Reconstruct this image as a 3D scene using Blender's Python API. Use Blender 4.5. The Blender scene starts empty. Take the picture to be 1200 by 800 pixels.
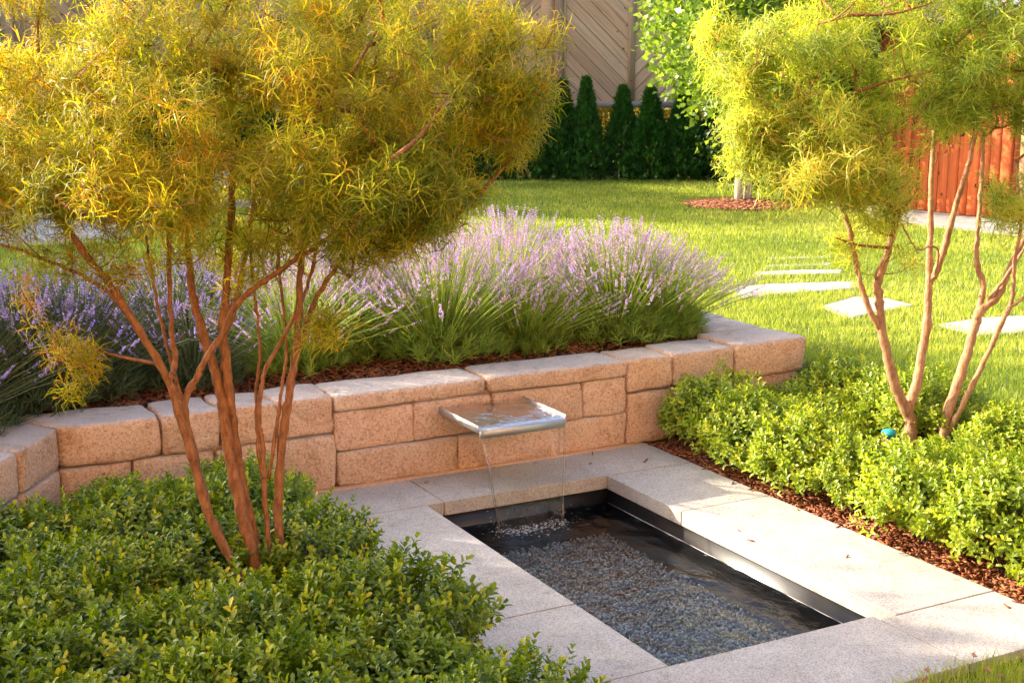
import bpy, bmesh, math, random
import numpy as np

rng = np.random.default_rng(7)
random.seed(7)
SC = bpy.context.scene
COL = SC.collection
R = math.radians

# ------------------------------------------------------------------ camera
YAW, PIT, CZ = R(28.2), R(11.2), 1.8
cam = bpy.data.cameras.new("camera")
cam.sensor_width = 36.0
cam.lens = 1576 / 1200 * 36
cam.clip_start, cam.clip_end = 0.05, 500
camo = bpy.data.objects.new("camera", cam)
camo.location = (0, 0, CZ)
camo.rotation_euler = (R(90) - PIT, 0, -YAW)
COL.objects.link(camo)
SC.camera = camo

# ------------------------------------------------------------------ world and sun
SUN_EL = R(23)
TO_SUN = np.array([-0.763, 0.645])
SUN_AZ = math.atan2(TO_SUN[0], TO_SUN[1])
W = bpy.data.worlds.new("World")
SC.world = W
W.use_nodes = True
wn = W.node_tree
sky = wn.nodes.new("ShaderNodeTexSky")
sky.sky_type = 'NISHITA'
sky.sun_disc = False
sky.sun_elevation = SUN_EL
sky.sun_rotation = SUN_AZ
sky.dust_density = 3.5
sky.air_density = 0.75
wn.nodes["Background"].inputs[1].default_value = 0.15
wn.links.new(sky.outputs[0], wn.nodes["Background"].inputs[0])
sl = bpy.data.lights.new("sun", 'SUN')
sl.energy = 3.5
sl.angle = R(0.6)
sl.color = (1.0, 0.86, 0.66)
so = bpy.data.objects.new("sun", sl)
so.rotation_euler = (R(90) - SUN_EL, 0, math.pi - SUN_AZ)
so.location = (-20, 20, 20)
COL.objects.link(so)
SC.view_settings.view_transform = 'Standard'
SC.view_settings.look = 'None'
SC.view_settings.gamma = 1.0
SC.view_settings.exposure = 2.14
SC.render.engine = 'CYCLES'
cy = SC.cycles
cy.use_denoising = True
cy.max_bounces = 8
cy.diffuse_bounces = 4
cy.glossy_bounces = 3
cy.transmission_bounces = 5
cy.transparent_max_bounces = 10
cy.caustics_reflective = False
cy.caustics_refractive = False
cy.sample_clamp_indirect = 6

# ------------------------------------------------------------------ helpers
CY, SY = math.cos(YAW), math.sin(YAW)
CP, SP = math.cos(PIT), math.sin(PIT)

def vw(r, f, z=0.0):
    """metres right of / ahead of the viewpoint -> world"""
    return np.array([r * CY + f * SY, -r * SY + f * CY, z])

def at(px, py, F):
    """a traced point of the photograph at horizontal distance F ahead"""
    x, y = (px - 600) / 1576, (400 - py) / 1576
    fw, up = CP + y * SP, -SP + y * CP
    t = F / fw
    return vw(x * t, F, CZ + up * t)

def proj(P):
    P = np.asarray(P, float)
    Rr = P[..., 0] * CY - P[..., 1] * SY
    F = P[..., 0] * SY + P[..., 1] * CY
    U = P[..., 2] - CZ
    d = np.maximum(F * CP - U * SP, 1e-3)
    return 600 + 1576 * Rr / d, 400 - 1576 * (F * SP + U * CP) / d, F

def tag(o, label=None, cat=None, group=None, kind=None):
    if label: o["label"] = label
    if cat: o["category"] = cat
    if group: o["group"] = group
    if kind: o["kind"] = kind
    return o

def empty(name, loc=(0, 0, 0), rz=0, **k):
    o = bpy.data.objects.new(name, None)
    o.location = tuple(loc)
    o.rotation_euler = (0, 0, rz)
    o.empty_display_size = 0.1
    COL.objects.link(o)
    return tag(o, **k)

def link(name, me, parent=None, loc=None, rz=None, **k):
    o = bpy.data.objects.new(name, me)
    COL.objects.link(o)
    if parent is not None: o.parent = parent
    if loc is not None: o.location = tuple(loc)
    if rz is not None: o.rotation_euler = (0, 0, rz)
    return tag(o, **k)

def mesh(name, V, Fs, mat=None, var=None, smooth=False):
    """V (n,3); Fs list of (m,k) int arrays"""
    V = np.ascontiguousarray(V, np.float32)
    Fs = [np.asarray(f, np.int32) for f in Fs if len(f)]
    me = bpy.data.meshes.new(name)
    me.vertices.add(len(V))
    me.vertices.foreach_set("co", V.ravel())
    loops = np.concatenate([f.ravel() for f in Fs])
    sizes = np.concatenate([np.full(len(f), f.shape[1], np.int32) for f in Fs])
    starts = np.concatenate([[0], np.cumsum(sizes)[:-1]]).astype(np.int32)
    me.loops.add(len(loops))
    me.loops.foreach_set("vertex_index", loops)
    me.polygons.add(len(sizes))
    me.polygons.foreach_set("loop_start", starts)
    me.polygons.foreach_set("loop_total", sizes)
    if smooth:
        me.polygons.foreach_set("use_smooth", np.ones(len(sizes), bool))
    me.update(calc_edges=True)
    if var is not None:
        a = me.attributes.new("var", 'FLOAT', 'POINT')
        a.data.foreach_set("value", np.ascontiguousarray(var, np.float32))
    if mat is not None: me.materials.append(mat)
    return me

class Acc:
    """collects arrays of geometry for one mesh"""
    def __init__(s): s.V = []; s.F = {}; s.a = []; s.n = 0
    def add(s, V, Fs, var=0.5):
        V = np.asarray(V, float).reshape(-1, 3)
        s.V.append(V)
        s.a.append(np.broadcast_to(np.asarray(var, float), (len(V),)) if np.ndim(var) == 0 else np.asarray(var, float))
        for f in Fs:
            f = np.asarray(f, np.int64)
            if len(f): s.F.setdefault(f.shape[1], []).append(f + s.n)
        s.n += len(V)
    def inst(s, T, M, P, var):
        """T=(V,Fs,tv) template; M (N,3,3); P (N,3); var (N,)"""
        TV, TF, tv = T
        N = len(P)
        if N == 0: return
        V = np.einsum('nij,vj->nvi', M, TV) + P[:, None, :]
        nv = len(TV)
        off = (np.arange(N) * nv)[:, None, None]
        Fs = [(np.asarray(f)[None] + off).reshape(-1, np.asarray(f).shape[1]) for f in TF]
        s.add(V.reshape(-1, 3), Fs, (np.asarray(var)[:, None] + tv[None, :]).ravel())
    def build(s, name, mat, smooth=False):
        return mesh(name, np.concatenate(s.V), [np.concatenate(f) for f in s.F.values()], mat, np.concatenate(s.a), smooth)

def rotz(a):
    c, s = np.cos(a), np.sin(a); z = np.zeros_like(c); o = z + 1
    return np.stack([np.stack([c, -s, z], -1), np.stack([s, c, z], -1), np.stack([z, z, o], -1)], -2)
def rotx(a):
    c, s = np.cos(a), np.sin(a); z = np.zeros_like(c); o = z + 1
    return np.stack([np.stack([o, z, z], -1), np.stack([z, c, -s], -1), np.stack([z, s, c], -1)], -2)
def frames(D):
    """rotation matrices taking +z to D (N,3), random spin"""
    D = D / np.maximum(np.linalg.norm(D, axis=1, keepdims=True), 1e-9)
    a = rng.normal(size=D.shape)
    X = np.cross(a, D); X /= np.maximum(np.linalg.norm(X, axis=1, keepdims=True), 1e-9)
    Y = np.cross(D, X)
    return np.stack([X, Y, D], -1)

class Noise:
    """smooth pseudo noise, about -1..1"""
    def __init__(s, seed, n=14, f0=1.0, f1=3.0, dim=3):
        r = np.random.default_rng(seed)
        d = r.normal(size=(n, dim)); d /= np.linalg.norm(d, axis=1, keepdims=True)
        s.k = d * r.uniform(f0, f1, (n, 1)) * 6.283
        s.p = r.uniform(0, 6.283, n); s.n = n
    def __call__(s, P):
        return np.sin(np.asarray(P) @ s.k.T + s.p).sum(-1) / math.sqrt(s.n)

def tube_arrays(pts, rad, n=6, cap=True):
    P = np.asarray(pts, float); m = len(P)
    rad = np.broadcast_to(np.asarray(rad, float), (m,))
    T = np.gradient(P, axis=0); T /= np.maximum(np.linalg.norm(T, axis=1, keepdims=True), 1e-9)
    ref = np.array([0.31, 0.95, 0.1]) if abs(T[:, 2]).mean() > .5 else np.array([0, 0.1, 1.0])
    A = np.cross(T, ref); A /= np.maximum(np.linalg.norm(A, axis=1, keepdims=True), 1e-9)
    B = np.cross(T, A)
    th = np.arange(n) * 2 * math.pi / n
    V = P[:, None] + rad[:, None, None] * (np.cos(th)[None, :, None] * A[:, None] + np.sin(th)[None, :, None] * B[:, None])
    V = V.reshape(-1, 3)
    i = np.arange(m - 1)[:, None] * n; j = np.arange(n)[None]; k = (j + 1) % n
    F = np.stack([i + j, i + k, i + n + k, i + n + j], -1).reshape(-1, 4)
    Fs = [F]
    if cap and n > 3:
        Fs.append(np.array([list(range(n))[::-1], [(m - 1) * n + q for q in range(n)]]))
    return V, Fs

def smooth_path(pts, per=4):
    P = np.asarray(pts, float)
    if len(P) < 3:
        t = np.linspace(0, 1, per + 1)[:, None]
        return P[0] * (1 - t) + P[-1] * t
    Q = np.vstack([2 * P[0] - P[1], P, 2 * P[-1] - P[-2]])
    out = []
    for a in range(1, len(Q) - 2):
        for t in np.linspace(0, 1, per, endpoint=False):
            p0, p1, p2, p3 = Q[a - 1], Q[a], Q[a + 1], Q[a + 2]
            out.append(.5 * ((2 * p1) + (-p0 + p2) * t + (2 * p0 - 5 * p1 + 4 * p2 - p3) * t * t + (-p0 + 3 * p1 - 3 * p2 + p3) * t ** 3))
    out.append(P[-1])
    return np.array(out)

_cube = {}
def cube_grid(n):
    if n not in _cube:
        bm = bmesh.new(); bmesh.ops.create_cube(bm, size=2)
        if n: bmesh.ops.subdivide_edges(bm, edges=bm.edges[:], cuts=n, use_grid_fill=True)
        bm.verts.ensure_lookup_table()
        V = np.array([v.co[:] for v in bm.verts]); F = np.array([[v.index for v in f.verts] for f in bm.faces])
        bm.free(); _cube[n] = (V, F)
    return _cube[n]

def rbox(size, r=0.01, n=5, rough=0.0, seed=0, fr=6.0):
    """rounded, slightly uneven block centred at the origin"""
    V, F = cube_grid(n)
    h = np.array(size) / 2
    r = min(r, h.min() * .95)
    if n == 2:
        P = np.where(np.abs(V) > .9, V * h, np.sign(V) * (h - r))
        return P, F
    t = np.sign(V) * (1 - (1 - np.abs(V)) ** 1.9)
    P = t * h
    C = np.clip(P, -(h - r), h - r)
    d = P - C; L = np.linalg.norm(d, axis=1, keepdims=True)
    P = np.where(L > 1e-9, C + d / np.maximum(L, 1e-9) * r, P)
    if rough:
        a, b = Noise(seed, 12, fr * .3, fr), Noise(seed + 99, 12, fr * 1.5, fr * 3)
        P = P + (P / np.linalg.norm(P, axis=1, keepdims=True)) * (rough * (a(P) + .45 * b(P)))[:, None]
    return P, F

def block(name, x0, x1, y0, y1, z0, z1, mat, parent=None, r=0.008, n=2, rough=0.0, seed=0, rz=0, smooth=True, **k):
    V, F = rbox((x1 - x0, y1 - y0, z1 - z0), r, n, rough, seed)
    me = mesh(name, V, [F], mat, smooth=smooth)
    return link(name, me, parent, ((x0 + x1) / 2, (y0 + y1) / 2, (z0 + z1) / 2), rz, **k)

def sheet(name, poly, z, mat, **k):
    """flat polygon slab 4 cm thick, top at z"""
    n = len(poly)
    V = [(x, y, z) for x, y in poly] + [(x, y, z - .04) for x, y in poly]
    bm = bmesh.new()
    vs = [bm.verts.new(v) for v in V]
    bm.faces.new(vs[:n]); bm.faces.new(vs[n:][::-1])
    for i in range(n): bm.faces.new((vs[i], vs[n + i], vs[n + (i + 1) % n], vs[(i + 1) % n]))
    bmesh.ops.recalc_face_normals(bm, faces=bm.faces[:])
    me = bpy.data.meshes.new(name); bm.to_mesh(me); bm.free()
    me.materials.append(mat)
    return link(name, me, **k)

# ------------------------------------------------------------------ materials
class Mat:
    def __init__(s, name):
        s.m = bpy.data.materials.new(name); s.m.use_nodes = True
        s.t = s.m.node_tree; s.t.nodes.clear()
        s.out = s.n("ShaderNodeOutputMaterial")
    def n(s, typ, **k):
        x = s.t.nodes.new(typ)
        for a, b in k.items(): setattr(x, a, b)
        return x
    def l(s, a, b): s.t.links.new(a, b)
    def coord(s, kind="Object"): return s.n("ShaderNodeTexCoord").outputs[kind]
    def noise(s, scale, detail=4, rough=.6, vec=None, dist=0.0):
        x = s.n("ShaderNodeTexNoise"); x.inputs["Scale"].default_value = scale
        x.inputs["Detail"].default_value = detail; x.inputs["Roughness"].default_value = rough
        x.inputs["Distortion"].default_value = dist
        if vec is not None: s.l(vec, x.inputs["Vector"])
        return x.outputs["Fac"]
    def vor(s, scale, vec=None, out="Distance", feature='F1'):
        x = s.n("ShaderNodeTexVoronoi", feature=feature); x.inputs["Scale"].default_value = scale
        if vec is not None: s.l(vec, x.inputs["Vector"])
        return x.outputs[out]
    def ramp(s, fac, stops):
        x = s.n("ShaderNodeValToRGB"); e = x.color_ramp.elements
        while len(e) < len(stops): e.new(.5)
        for q, (p, c) in zip(e, stops):
            q.position = p; q.color = (*c, 1) if len(c) == 3 else c
        s.l(fac, x.inputs[0]); return x.outputs[0]
    def mix(s, f, a, b, mode='MIX'):
        x = s.n("ShaderNodeMix", data_type='RGBA', blend_type=mode)
        for v, i in ((f, 0), (a, 6), (b, 7)):
            if hasattr(v, "is_linked"): s.l(v, x.inputs[i])
            elif i == 0: x.inputs[0].default_value = v
            else: x.inputs[i].default_value = (*v, 1)
        return x.outputs[2]
    def math(s, op, a, b=0.0):
        x = s.n("ShaderNodeMath", operation=op)
        for v, i in ((a, 0), (b, 1)):
            if hasattr(v, "is_linked"): s.l(v, x.inputs[i])
            else: x.inputs[i].default_value = v
        return x.outputs[0]
    def attr(s, nm="var"):
        return s.n("ShaderNodeAttribute", attribute_name=nm).outputs["Fac"]
    def rand(s): return s.n("ShaderNodeObjectInfo").outputs["Random"]
    def bump(s, h, strength=.3, dist=.01, normal=None):
        x = s.n("ShaderNodeBump"); x.inputs["Strength"].default_value = strength; x.inputs["Distance"].default_value = dist
        s.l(h, x.inputs["Height"])
        if normal is not None: s.l(normal, x.inputs["Normal"])
        return x.outputs[0]
    def pbr(s, col, rough=.8, bump=None, metal=0.0, spec=.5):
        x = s.n("ShaderNodeBsdfPrincipled")
        if hasattr(col, "is_linked"): s.l(col, x.inputs["Base Color"])
        else: x.inputs["Base Color"].default_value = (*col, 1)
        if hasattr(rough, "is_linked"): s.l(rough, x.inputs["Roughness"])
        else: x.inputs["Roughness"].default_value = rough
        x.inputs["Metallic"].default_value = metal
        x.inputs["Specular IOR Level"].default_value = spec
        if bump is not None: s.l(bump, x.inputs["Normal"])
        s.l(x.outputs[0], s.out.inputs[0]); return s.m
    def leaf(s, col, trans, tcol=None, rough=.45, gloss=.25):
        """thin leaf: diffuse + translucent with a light sheen"""
        p = s.n("ShaderNodeBsdfPrincipled")
        p.inputs["Roughness"].default_value = rough
        p.inputs["Specular IOR Level"].default_value = gloss
        s.l(col, p.inputs["Base Color"])
        t = s.n("ShaderNodeBsdfTranslucent")
        s.l(tcol if tcol is not None else col, t.inputs[0])
        m = s.n("ShaderNodeMixShader"); m.inputs[0].default_value = trans
        s.l(p.outputs[0], m.inputs[1]); s.l(t.outputs[0], m.inputs[2])
        s.l(m.outputs[0], s.out.inputs[0]); return s.m

def leafmat(name, stops, tr=.45, boost=(1.5, 1.45, .8), gloss=.3, rough=.45):
    M = Mat(name)
    c = M.ramp(M.attr(), stops)
    tc = M.mix(1.0, c, boost, 'MULTIPLY')
    return M.leaf(c, tr, tc, rough, gloss)

MT = {}
def m_stone():
    M = Mat("tumbled sandstone"); v = M.coord()
    off = M.n("ShaderNodeVectorMath", operation='ADD'); M.l(v, off.inputs[0])
    cx = M.n("ShaderNodeCombineXYZ"); r = M.math('MULTIPLY', M.rand(), 17.0)
    for i in range(3): M.l(r, cx.inputs[i])
    M.l(cx.outputs[0], off.inputs[1]); v = off.outputs[0]
    g = M.ramp(M.noise(95, 3, .7, v), [(.36, (.26, .14, .09)), (.47, (.76, .52, .36)), (.64, (.95, .76, .58))])
    big = M.ramp(M.noise(7, 4, .6, v), [(.3, (.66, .39, .25)), (.55, (.78, .55, .40)), (.8, (.84, .67, .53))])
    c = M.mix(.5, big, g)
    sp = M.ramp(M.vor(160, v), [(.0, (.0, .0, .0)), (.18, (0, 0, 0)), (.3, (1, 1, 1))])
    c = M.mix(M.math('MULTIPLY', M.math('SUBTRACT', 1.0, sp), .35), c, (.16, .10, .07))
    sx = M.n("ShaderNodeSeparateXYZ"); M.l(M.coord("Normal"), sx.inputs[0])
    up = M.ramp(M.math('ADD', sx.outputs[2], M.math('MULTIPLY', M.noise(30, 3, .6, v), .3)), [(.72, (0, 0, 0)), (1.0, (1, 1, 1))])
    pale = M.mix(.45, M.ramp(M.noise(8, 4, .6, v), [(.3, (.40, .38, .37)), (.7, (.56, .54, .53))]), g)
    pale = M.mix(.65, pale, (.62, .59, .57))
    c = M.mix(M.math('MULTIPLY', up, .85), c, pale)  # upward faces paler and greyer: sky light on the tops put into the colour
    tone = M.ramp(M.rand(), [(0, (.80, .74, .70)), (.25, (1, .98, .97)), (.5, (.92, .84, .76)), (.75, (1.0, .93, .90)), (1, (.88, .86, .84))])
    c = M.mix(1.0, c, tone, 'MULTIPLY')
    stn = M.ramp(M.noise(5.5, 6, .75, v, .8), [(.54, (1, 1, 1)), (.70, (.74, .68, .58))])
    c = M.mix(1.0, c, stn, 'MULTIPLY')
    h = M.math('ADD', M.noise(60, 5, .7, v), M.math('MULTIPLY', M.noise(18, 4, .6, v), 1.3))
    return M.pbr(c, .92, M.bump(h, 1.0, .011), spec=.2)
def m_granite():
    M = Mat("pale granite"); v = M.coord()
    a = M.ramp(M.noise(210, 2, .7, v), [(.34, (.26, .235, .21)), (.47, (.50, .465, .42)), (.68, (.66, .62, .57))])
    b = M.ramp(M.noise(5, 4, .6, v), [(.3, (.80, .79, .80)), (.7, (1, 1, 1))])
    c = M.mix(1.0, a, b, 'MULTIPLY')
    st = M.ramp(M.noise(2.3, 5, .7, v, .6), [(.42, (1, 1, 1)), (.7, (.86, .83, .79))])
    c = M.mix(1.0, c, st, 'MULTIPLY')
    dk = M.ramp(M.noise(11, 6, .75, v, .3), [(.56, (1, 1, 1)), (.66, (.84, .80, .75)), (.75, (.74, .69, .62))])
    c = M.mix(1.0, c, dk, 'MULTIPLY')
    return M.pbr(c, .75, M.bump(M.noise(260, 3, .7, v), .35, .002), spec=.3)
def m_simple(name, stops, scale, rough=.9, bs=.4, bd=.005, detail=5):
    M = Mat(name); v = M.coord()
    n = M.noise(scale, detail, .65, v)
    return M.pbr(M.ramp(n, stops), rough, M.bump(n, bs, bd), spec=.25)
def m_bark(name, a, b, s=1.0):
    M = Mat(name); v = M.coord()
    mp = M.n("ShaderNodeMapping"); mp.inputs["Scale"].default_value = (1, 1, .35); M.l(v, mp.inputs[0])
    n = M.noise(60 * s, 5, .7, mp.outputs[0]); n2 = M.noise(9 * s, 3, .6, v)
    c = M.mix(M.math('MULTIPLY', n2, .5), M.ramp(n, [(.38, a), (.62, b)]), b)
    len_ = M.ramp(M.vor(70 * s, v), [(.1, (1, 1, 1)), (.2, (0, 0, 0))])
    c = M.mix(M.math('MULTIPLY', len_, .4), c, tuple(min(1, q * 1.5) for q in b))
    return M.pbr(c, .7, M.bump(n, 1.0, .006), spec=.35)
def m_board(name, stops, grain=(1, 30, 30)):
    M = Mat(name); v = M.coord()
    off = M.n("ShaderNodeVectorMath", operation='ADD'); M.l(v, off.inputs[0])
    cx = M.n("ShaderNodeCombineXYZ"); r = M.math('MULTIPLY', M.rand(), 31.0)
    for i in range(3): M.l(r, cx.inputs[i])
    M.l(cx.outputs[0], off.inputs[1])
    mp = M.n("ShaderNodeMapping"); mp.inputs["Scale"].default_value = grain; M.l(off.outputs[0], mp.inputs[0])
    n = M.noise(1.6, 6, .65, mp.outputs[0], .5)
    c = M.ramp(n, stops)
    tone = M.ramp(M.rand(), [(0, (.62, .53, .45)), (.3, (1, .94, .86)), (.55, (.80, .68, .56)), (.8, (1, .88, .74)), (1, (.70, .60, .52))])
    kn = M.ramp(M.vor(5, off.outputs[0]), [(.06, (.35, .25, .18)), (.12, (1, 1, 1))])
    c = M.mix(1.0, M.mix(1.0, c, tone, 'MULTIPLY'), kn, 'MULTIPLY')
    return M.pbr(c, .85, M.bump(n, .4, .003), spec=.2)
def m_water(name, tint=(.93, .97, .96), ripple=1.0, film=.0, streak=False):
    M = Mat(name); v = M.coord()
    mp = M.n("ShaderNodeMapping")
    mp.inputs["Scale"].default_value = (46, 46, 1.6) if streak else (1.0, .75, 1.0)
    M.l(v, mp.inputs[0]); q = mp.outputs[0]
    if streak:
        h = M.math('ADD', M.noise(1.0, 3, .5, q), M.math('MULTIPLY', M.noise(18, 3, .5, v), .5))
        nb = M.bump(h, .55 * ripple, .01)
    else:
        h = M.math('ADD', M.noise(9, 3, .5, q, .4), M.math('MULTIPLY', M.noise(38, 3, .6, q), .30))
        nb = M.bump(h, .5 * ripple, .02)
    f = M.n("ShaderNodeFresnel"); f.inputs[0].default_value = 1.36; M.l(nb, f.inputs[1])
    tr = M.n("ShaderNodeBsdfTransparent"); tr.inputs[0].default_value = (*tint, 1)
    gl = M.n("ShaderNodeBsdfGlossy"); gl.inputs["Roughness"].default_value = .02; M.l(nb, gl.inputs["Normal"])
    mx = M.n("ShaderNodeMixShader"); M.l(f.outputs[0], mx.inputs[0]); M.l(tr.outputs[0], mx.inputs[1]); M.l(gl.outputs[0], mx.inputs[2])
    o = mx.outputs[0]
    if film:
        df = M.n("ShaderNodeBsdfDiffuse"); df.inputs[0].default_value = (.8, .84, .86, 1)
        fac = M.ramp(M.noise(1.3, 4, .6, q), [(.45, (0, 0, 0)), (.8, (film, film, film))])
        m2 = M.n("ShaderNodeMixShader"); M.l(fac, m2.inputs[0]); M.l(o, m2.inputs[1]); M.l(df.outputs[0], m2.inputs[2]); o = m2.outputs[0]
    M.l(o, M.out.inputs[0]); return M.m

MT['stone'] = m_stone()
MT['granite'] = m_granite()
MT['grout'] = m_simple("sandy mortar", [(.3, (.50, .28, .15)), (.7, (.66, .42, .26))], 60)
MT['soil'] = m_simple("dark soil", [(.3, (.035, .018, .012)), (.7, (.09, .045, .028))], 30, .95, .8, .02)
MT['turf'] = m_simple("turf base", [(.3, (.07, .10, .015)), (.7, (.13, .17, .03))], 14, .95, .6, .02)
MT['paving'] = m_simple("light paving", [(.3, (.27, .25, .22)), (.7, (.42, .39, .34))], 9, .85, .2, .003)
MT['steel'] = Mat("brushed stainless steel"); MT['steel'] = MT['steel'].pbr((.50, .50, .50), .5, None, .8)
_M = Mat("black pool liner"); MT['liner'] = _M.pbr(_M.ramp(_M.noise(9, 4), [(.3, (.008, .008, .009)), (.8, (.03, .027, .025))]), .35, spec=.5)
MT['steel_strip'] = Mat("pale liner edge").pbr((.75, .73, .70), .4)
MT['water'] = m_water("pool water", (.97, .98, .97), 1.5)
MT['fall'] = m_water("falling water", (.98, .98, .97), .8, .09, True)
MT['tray'] = m_water("still tray water", (.97, .98, .98), 2.2)
MT['foam'] = Mat("white foam").pbr((.62, .66, .70), .15, spec=.8)
MT['bark_l'] = m_bark("warm brown bark", (.11, .035, .010), (.36, .145, .05))
MT['bark_r'] = m_bark("light brown bark", (.20, .09, .045), (.46, .25, .13))
MT['bark_f'] = m_bark("pale bark", (.32, .25, .17), (.55, .45, .33), .4)
MT['bark_d'] = m_bark("dark bark", (.05, .035, .025), (.12, .08, .05), .5)
MT['twig_l'] = m_bark("thin twig bark", (.14, .05, .02), (.32, .12, .05))
MT['fence'] = m_board("weathered fence board", [(.25, (.36, .22, .125)), (.5, (.60, .41, .26)), (.8, (.70, .53, .36))])
MT['rail'] = m_board("grey fence rail", [(.25, (.26, .22, .20)), (.6, (.40, .36, .33))])
MT['post'] = m_board("fence post wood", [(.25, (.30, .20, .11)), (.6, (.46, .34, .22))], (30, 30, 1))
MT['shed'] = m_board("red stained boards", [(.25, (.55, .12, .045)), (.6, (.74, .21, .08)), (.8, (.80, .28, .12))], (30, 30, 1))
MT['shedroof'] = m_simple("roof felt", [(.3, (.05, .045, .04)), (.7, (.10, .09, .08))], 40)
MT['chip'] = leafmat("bark chip", [(0, (.08, .022, .012)), (.35, (.22, .065, .028)), (.7, (.36, .13, .05)), (1, (.52, .27, .12))], .0, gloss=.3, rough=.6)
MT['pebble'] = leafmat("pool pebble", [(0, (.12, .08, .055)), (.35, (.50, .40, .30)), (.75, (.88, .80, .68)), (1, (.52, .22, .14))], .0, gloss=.5, rough=.35)
MT['fineleaf'] = leafmat("fine golden leaf", [(0, (.10, .14, .012)), (.35, (.30, .31, .02)), (.6, (.50, .41, .03)), (.86, (.60, .36, .03)), (1, (.56, .17, .02))], .55, (1.6, 1.5, .5), .22, .4)
MT['fineleaf_r'] = leafmat("fine yellow green leaf", [(0, (.14, .21, .025)), (.4, (.36, .41, .05)), (.8, (.56, .53, .085)), (1, (.64, .42, .05))], .55, (1.5, 1.5, .6), .35, .4)
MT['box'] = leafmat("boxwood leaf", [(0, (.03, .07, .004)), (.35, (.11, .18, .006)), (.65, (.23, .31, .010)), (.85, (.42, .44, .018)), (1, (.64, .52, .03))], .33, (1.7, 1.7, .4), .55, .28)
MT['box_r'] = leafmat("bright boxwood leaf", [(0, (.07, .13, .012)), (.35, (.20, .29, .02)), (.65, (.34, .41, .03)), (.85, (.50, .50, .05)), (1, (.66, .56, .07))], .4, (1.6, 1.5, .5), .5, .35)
MT['lavleaf'] = leafmat("lavender stem green", [(0, (.10, .16, .02)), (.5, (.26, .36, .045)), (1, (.48, .52, .12))], .45, (1.5, 1.5, .7), .3, .5)
MT['lavleaf_d'] = leafmat("grey green lavender", [(0, (.03, .05, .02)), (.5, (.08, .12, .045)), (1, (.18, .20, .09))], .25, (1.4, 1.4, .7), .2, .6)  # darker copy of the stem green: the left bed's shade put into the colour
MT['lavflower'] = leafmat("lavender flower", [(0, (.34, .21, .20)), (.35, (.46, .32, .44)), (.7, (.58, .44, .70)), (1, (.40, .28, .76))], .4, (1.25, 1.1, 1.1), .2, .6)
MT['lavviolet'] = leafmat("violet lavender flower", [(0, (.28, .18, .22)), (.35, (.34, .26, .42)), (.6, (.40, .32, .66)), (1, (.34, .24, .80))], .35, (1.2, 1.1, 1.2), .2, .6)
MT['thuja'] = leafmat("thuja spray", [(0, (.014, .05, .010)), (.5, (.045, .14, .02)), (1, (.13, .28, .04))], .2, (1.5, 1.6, .6), .3, .5)
MT['hedgeleaf'] = leafmat("dark hedge leaf", [(0, (.012, .025, .008)), (.5, (.03, .06, .012)), (1, (.09, .13, .02))], .3, (1.5, 1.5, .5), .3, .5)
MT['goldleaf'] = leafmat("golden hedge leaf", [(0, (.22, .20, .03)), (.5, (.42, .34, .05)), (1, (.58, .46, .09))], .5, (1.4, 1.3, .6), .3, .5)
MT['pearleaf'] = leafmat("broad green leaf", [(0, (.08, .14, .02)), (.5, (.20, .30, .04)), (1, (.38, .46, .10))], .5, (1.5, 1.5, .6), .5, .3)
MT['grass'] = leafmat("grass blade", [(0, (.13, .20, .025)), (.4, (.26, .33, .045)), (.75, (.42, .45, .09)), (1, (.58, .54, .20))], .5, (1.6, 1.5, .6), .3, .45)
MT['clover'] = leafmat("pink clover head", [(0, (.35, .12, .10)), (1, (.6, .35, .28))], .3)
MT['teal'] = Mat("turquoise plastic").pbr((.02, .32, .33), .4)
MT['greypl'] = Mat("grey plastic").pbr((.28, .29, .30), .6)
MT['paleblock'] = m_simple("pale garden block", [(.3, (.38, .31, .25)), (.7, (.50, .42, .34))], 20)

# ------------------------------------------------------------------ ground
LAWN = .25
def sst(t): t = np.clip(t, 0, 1); return t * t * (3 - 2 * t)
def ground_z(x, y):
    x = np.asarray(x, float); y = np.asarray(y, float)
    zr = -.03 + (LAWN + .03) * sst((x - 4.40) / .55)
    zb = -.03 + (LAWN + .03) * sst((y - 5.45) / .12)
    z = np.maximum(zr, zb)
    z = np.where((y < 2.9) & (x < 5), np.minimum(z, -.012 + .26 * sst((x - 3.6) / 1.8)), z)
    return z + .006 * np.sin(x * 1.7 + 1) * np.sin(y * 1.3) * (z > .2)
xs = np.unique(np.round(np.concatenate([[-120, -60, -30, -15], np.arange(-8, 1.9, .5), [1.95, 2.2, 3.25, 3.55], np.arange(3.7, 5.3, .1), np.arange(5.5, 16, .5), [20, 30, 60, 120]]), 3))
ys = np.unique(np.round(np.concatenate([[-60, -20, -8], np.arange(-3, 3, .5), [2.95, 3.1, 5.1, 5.3, 5.45, 5.48, 5.51, 5.54, 5.57], np.arange(3.3, 5.1, .2), np.arange(5.75, 9, .25), np.arange(9.5, 26, .5), [30, 45, 80, 140]]), 3))
XX, YY = np.meshgrid(xs, ys, indexing='ij')
V = np.stack([XX, YY, ground_z(XX, YY)], -1).reshape(-1, 3)
ny = len(ys); F = []
for i in range(len(xs) - 1):
    for j in range(ny - 1):
        cx, cyy = (xs[i] + xs[i + 1]) / 2, (ys[j] + ys[j + 1]) / 2
        if 2.2 < cx < 3.25 and 3.1 < cyy < 5.1: continue
        a = i * ny + j
        F.append((a, a + ny, a + ny + 1, a + 1))
link("lawn", mesh("lawn", V, [np.array(F)], MT['turf'], smooth=True), kind='structure')

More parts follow.
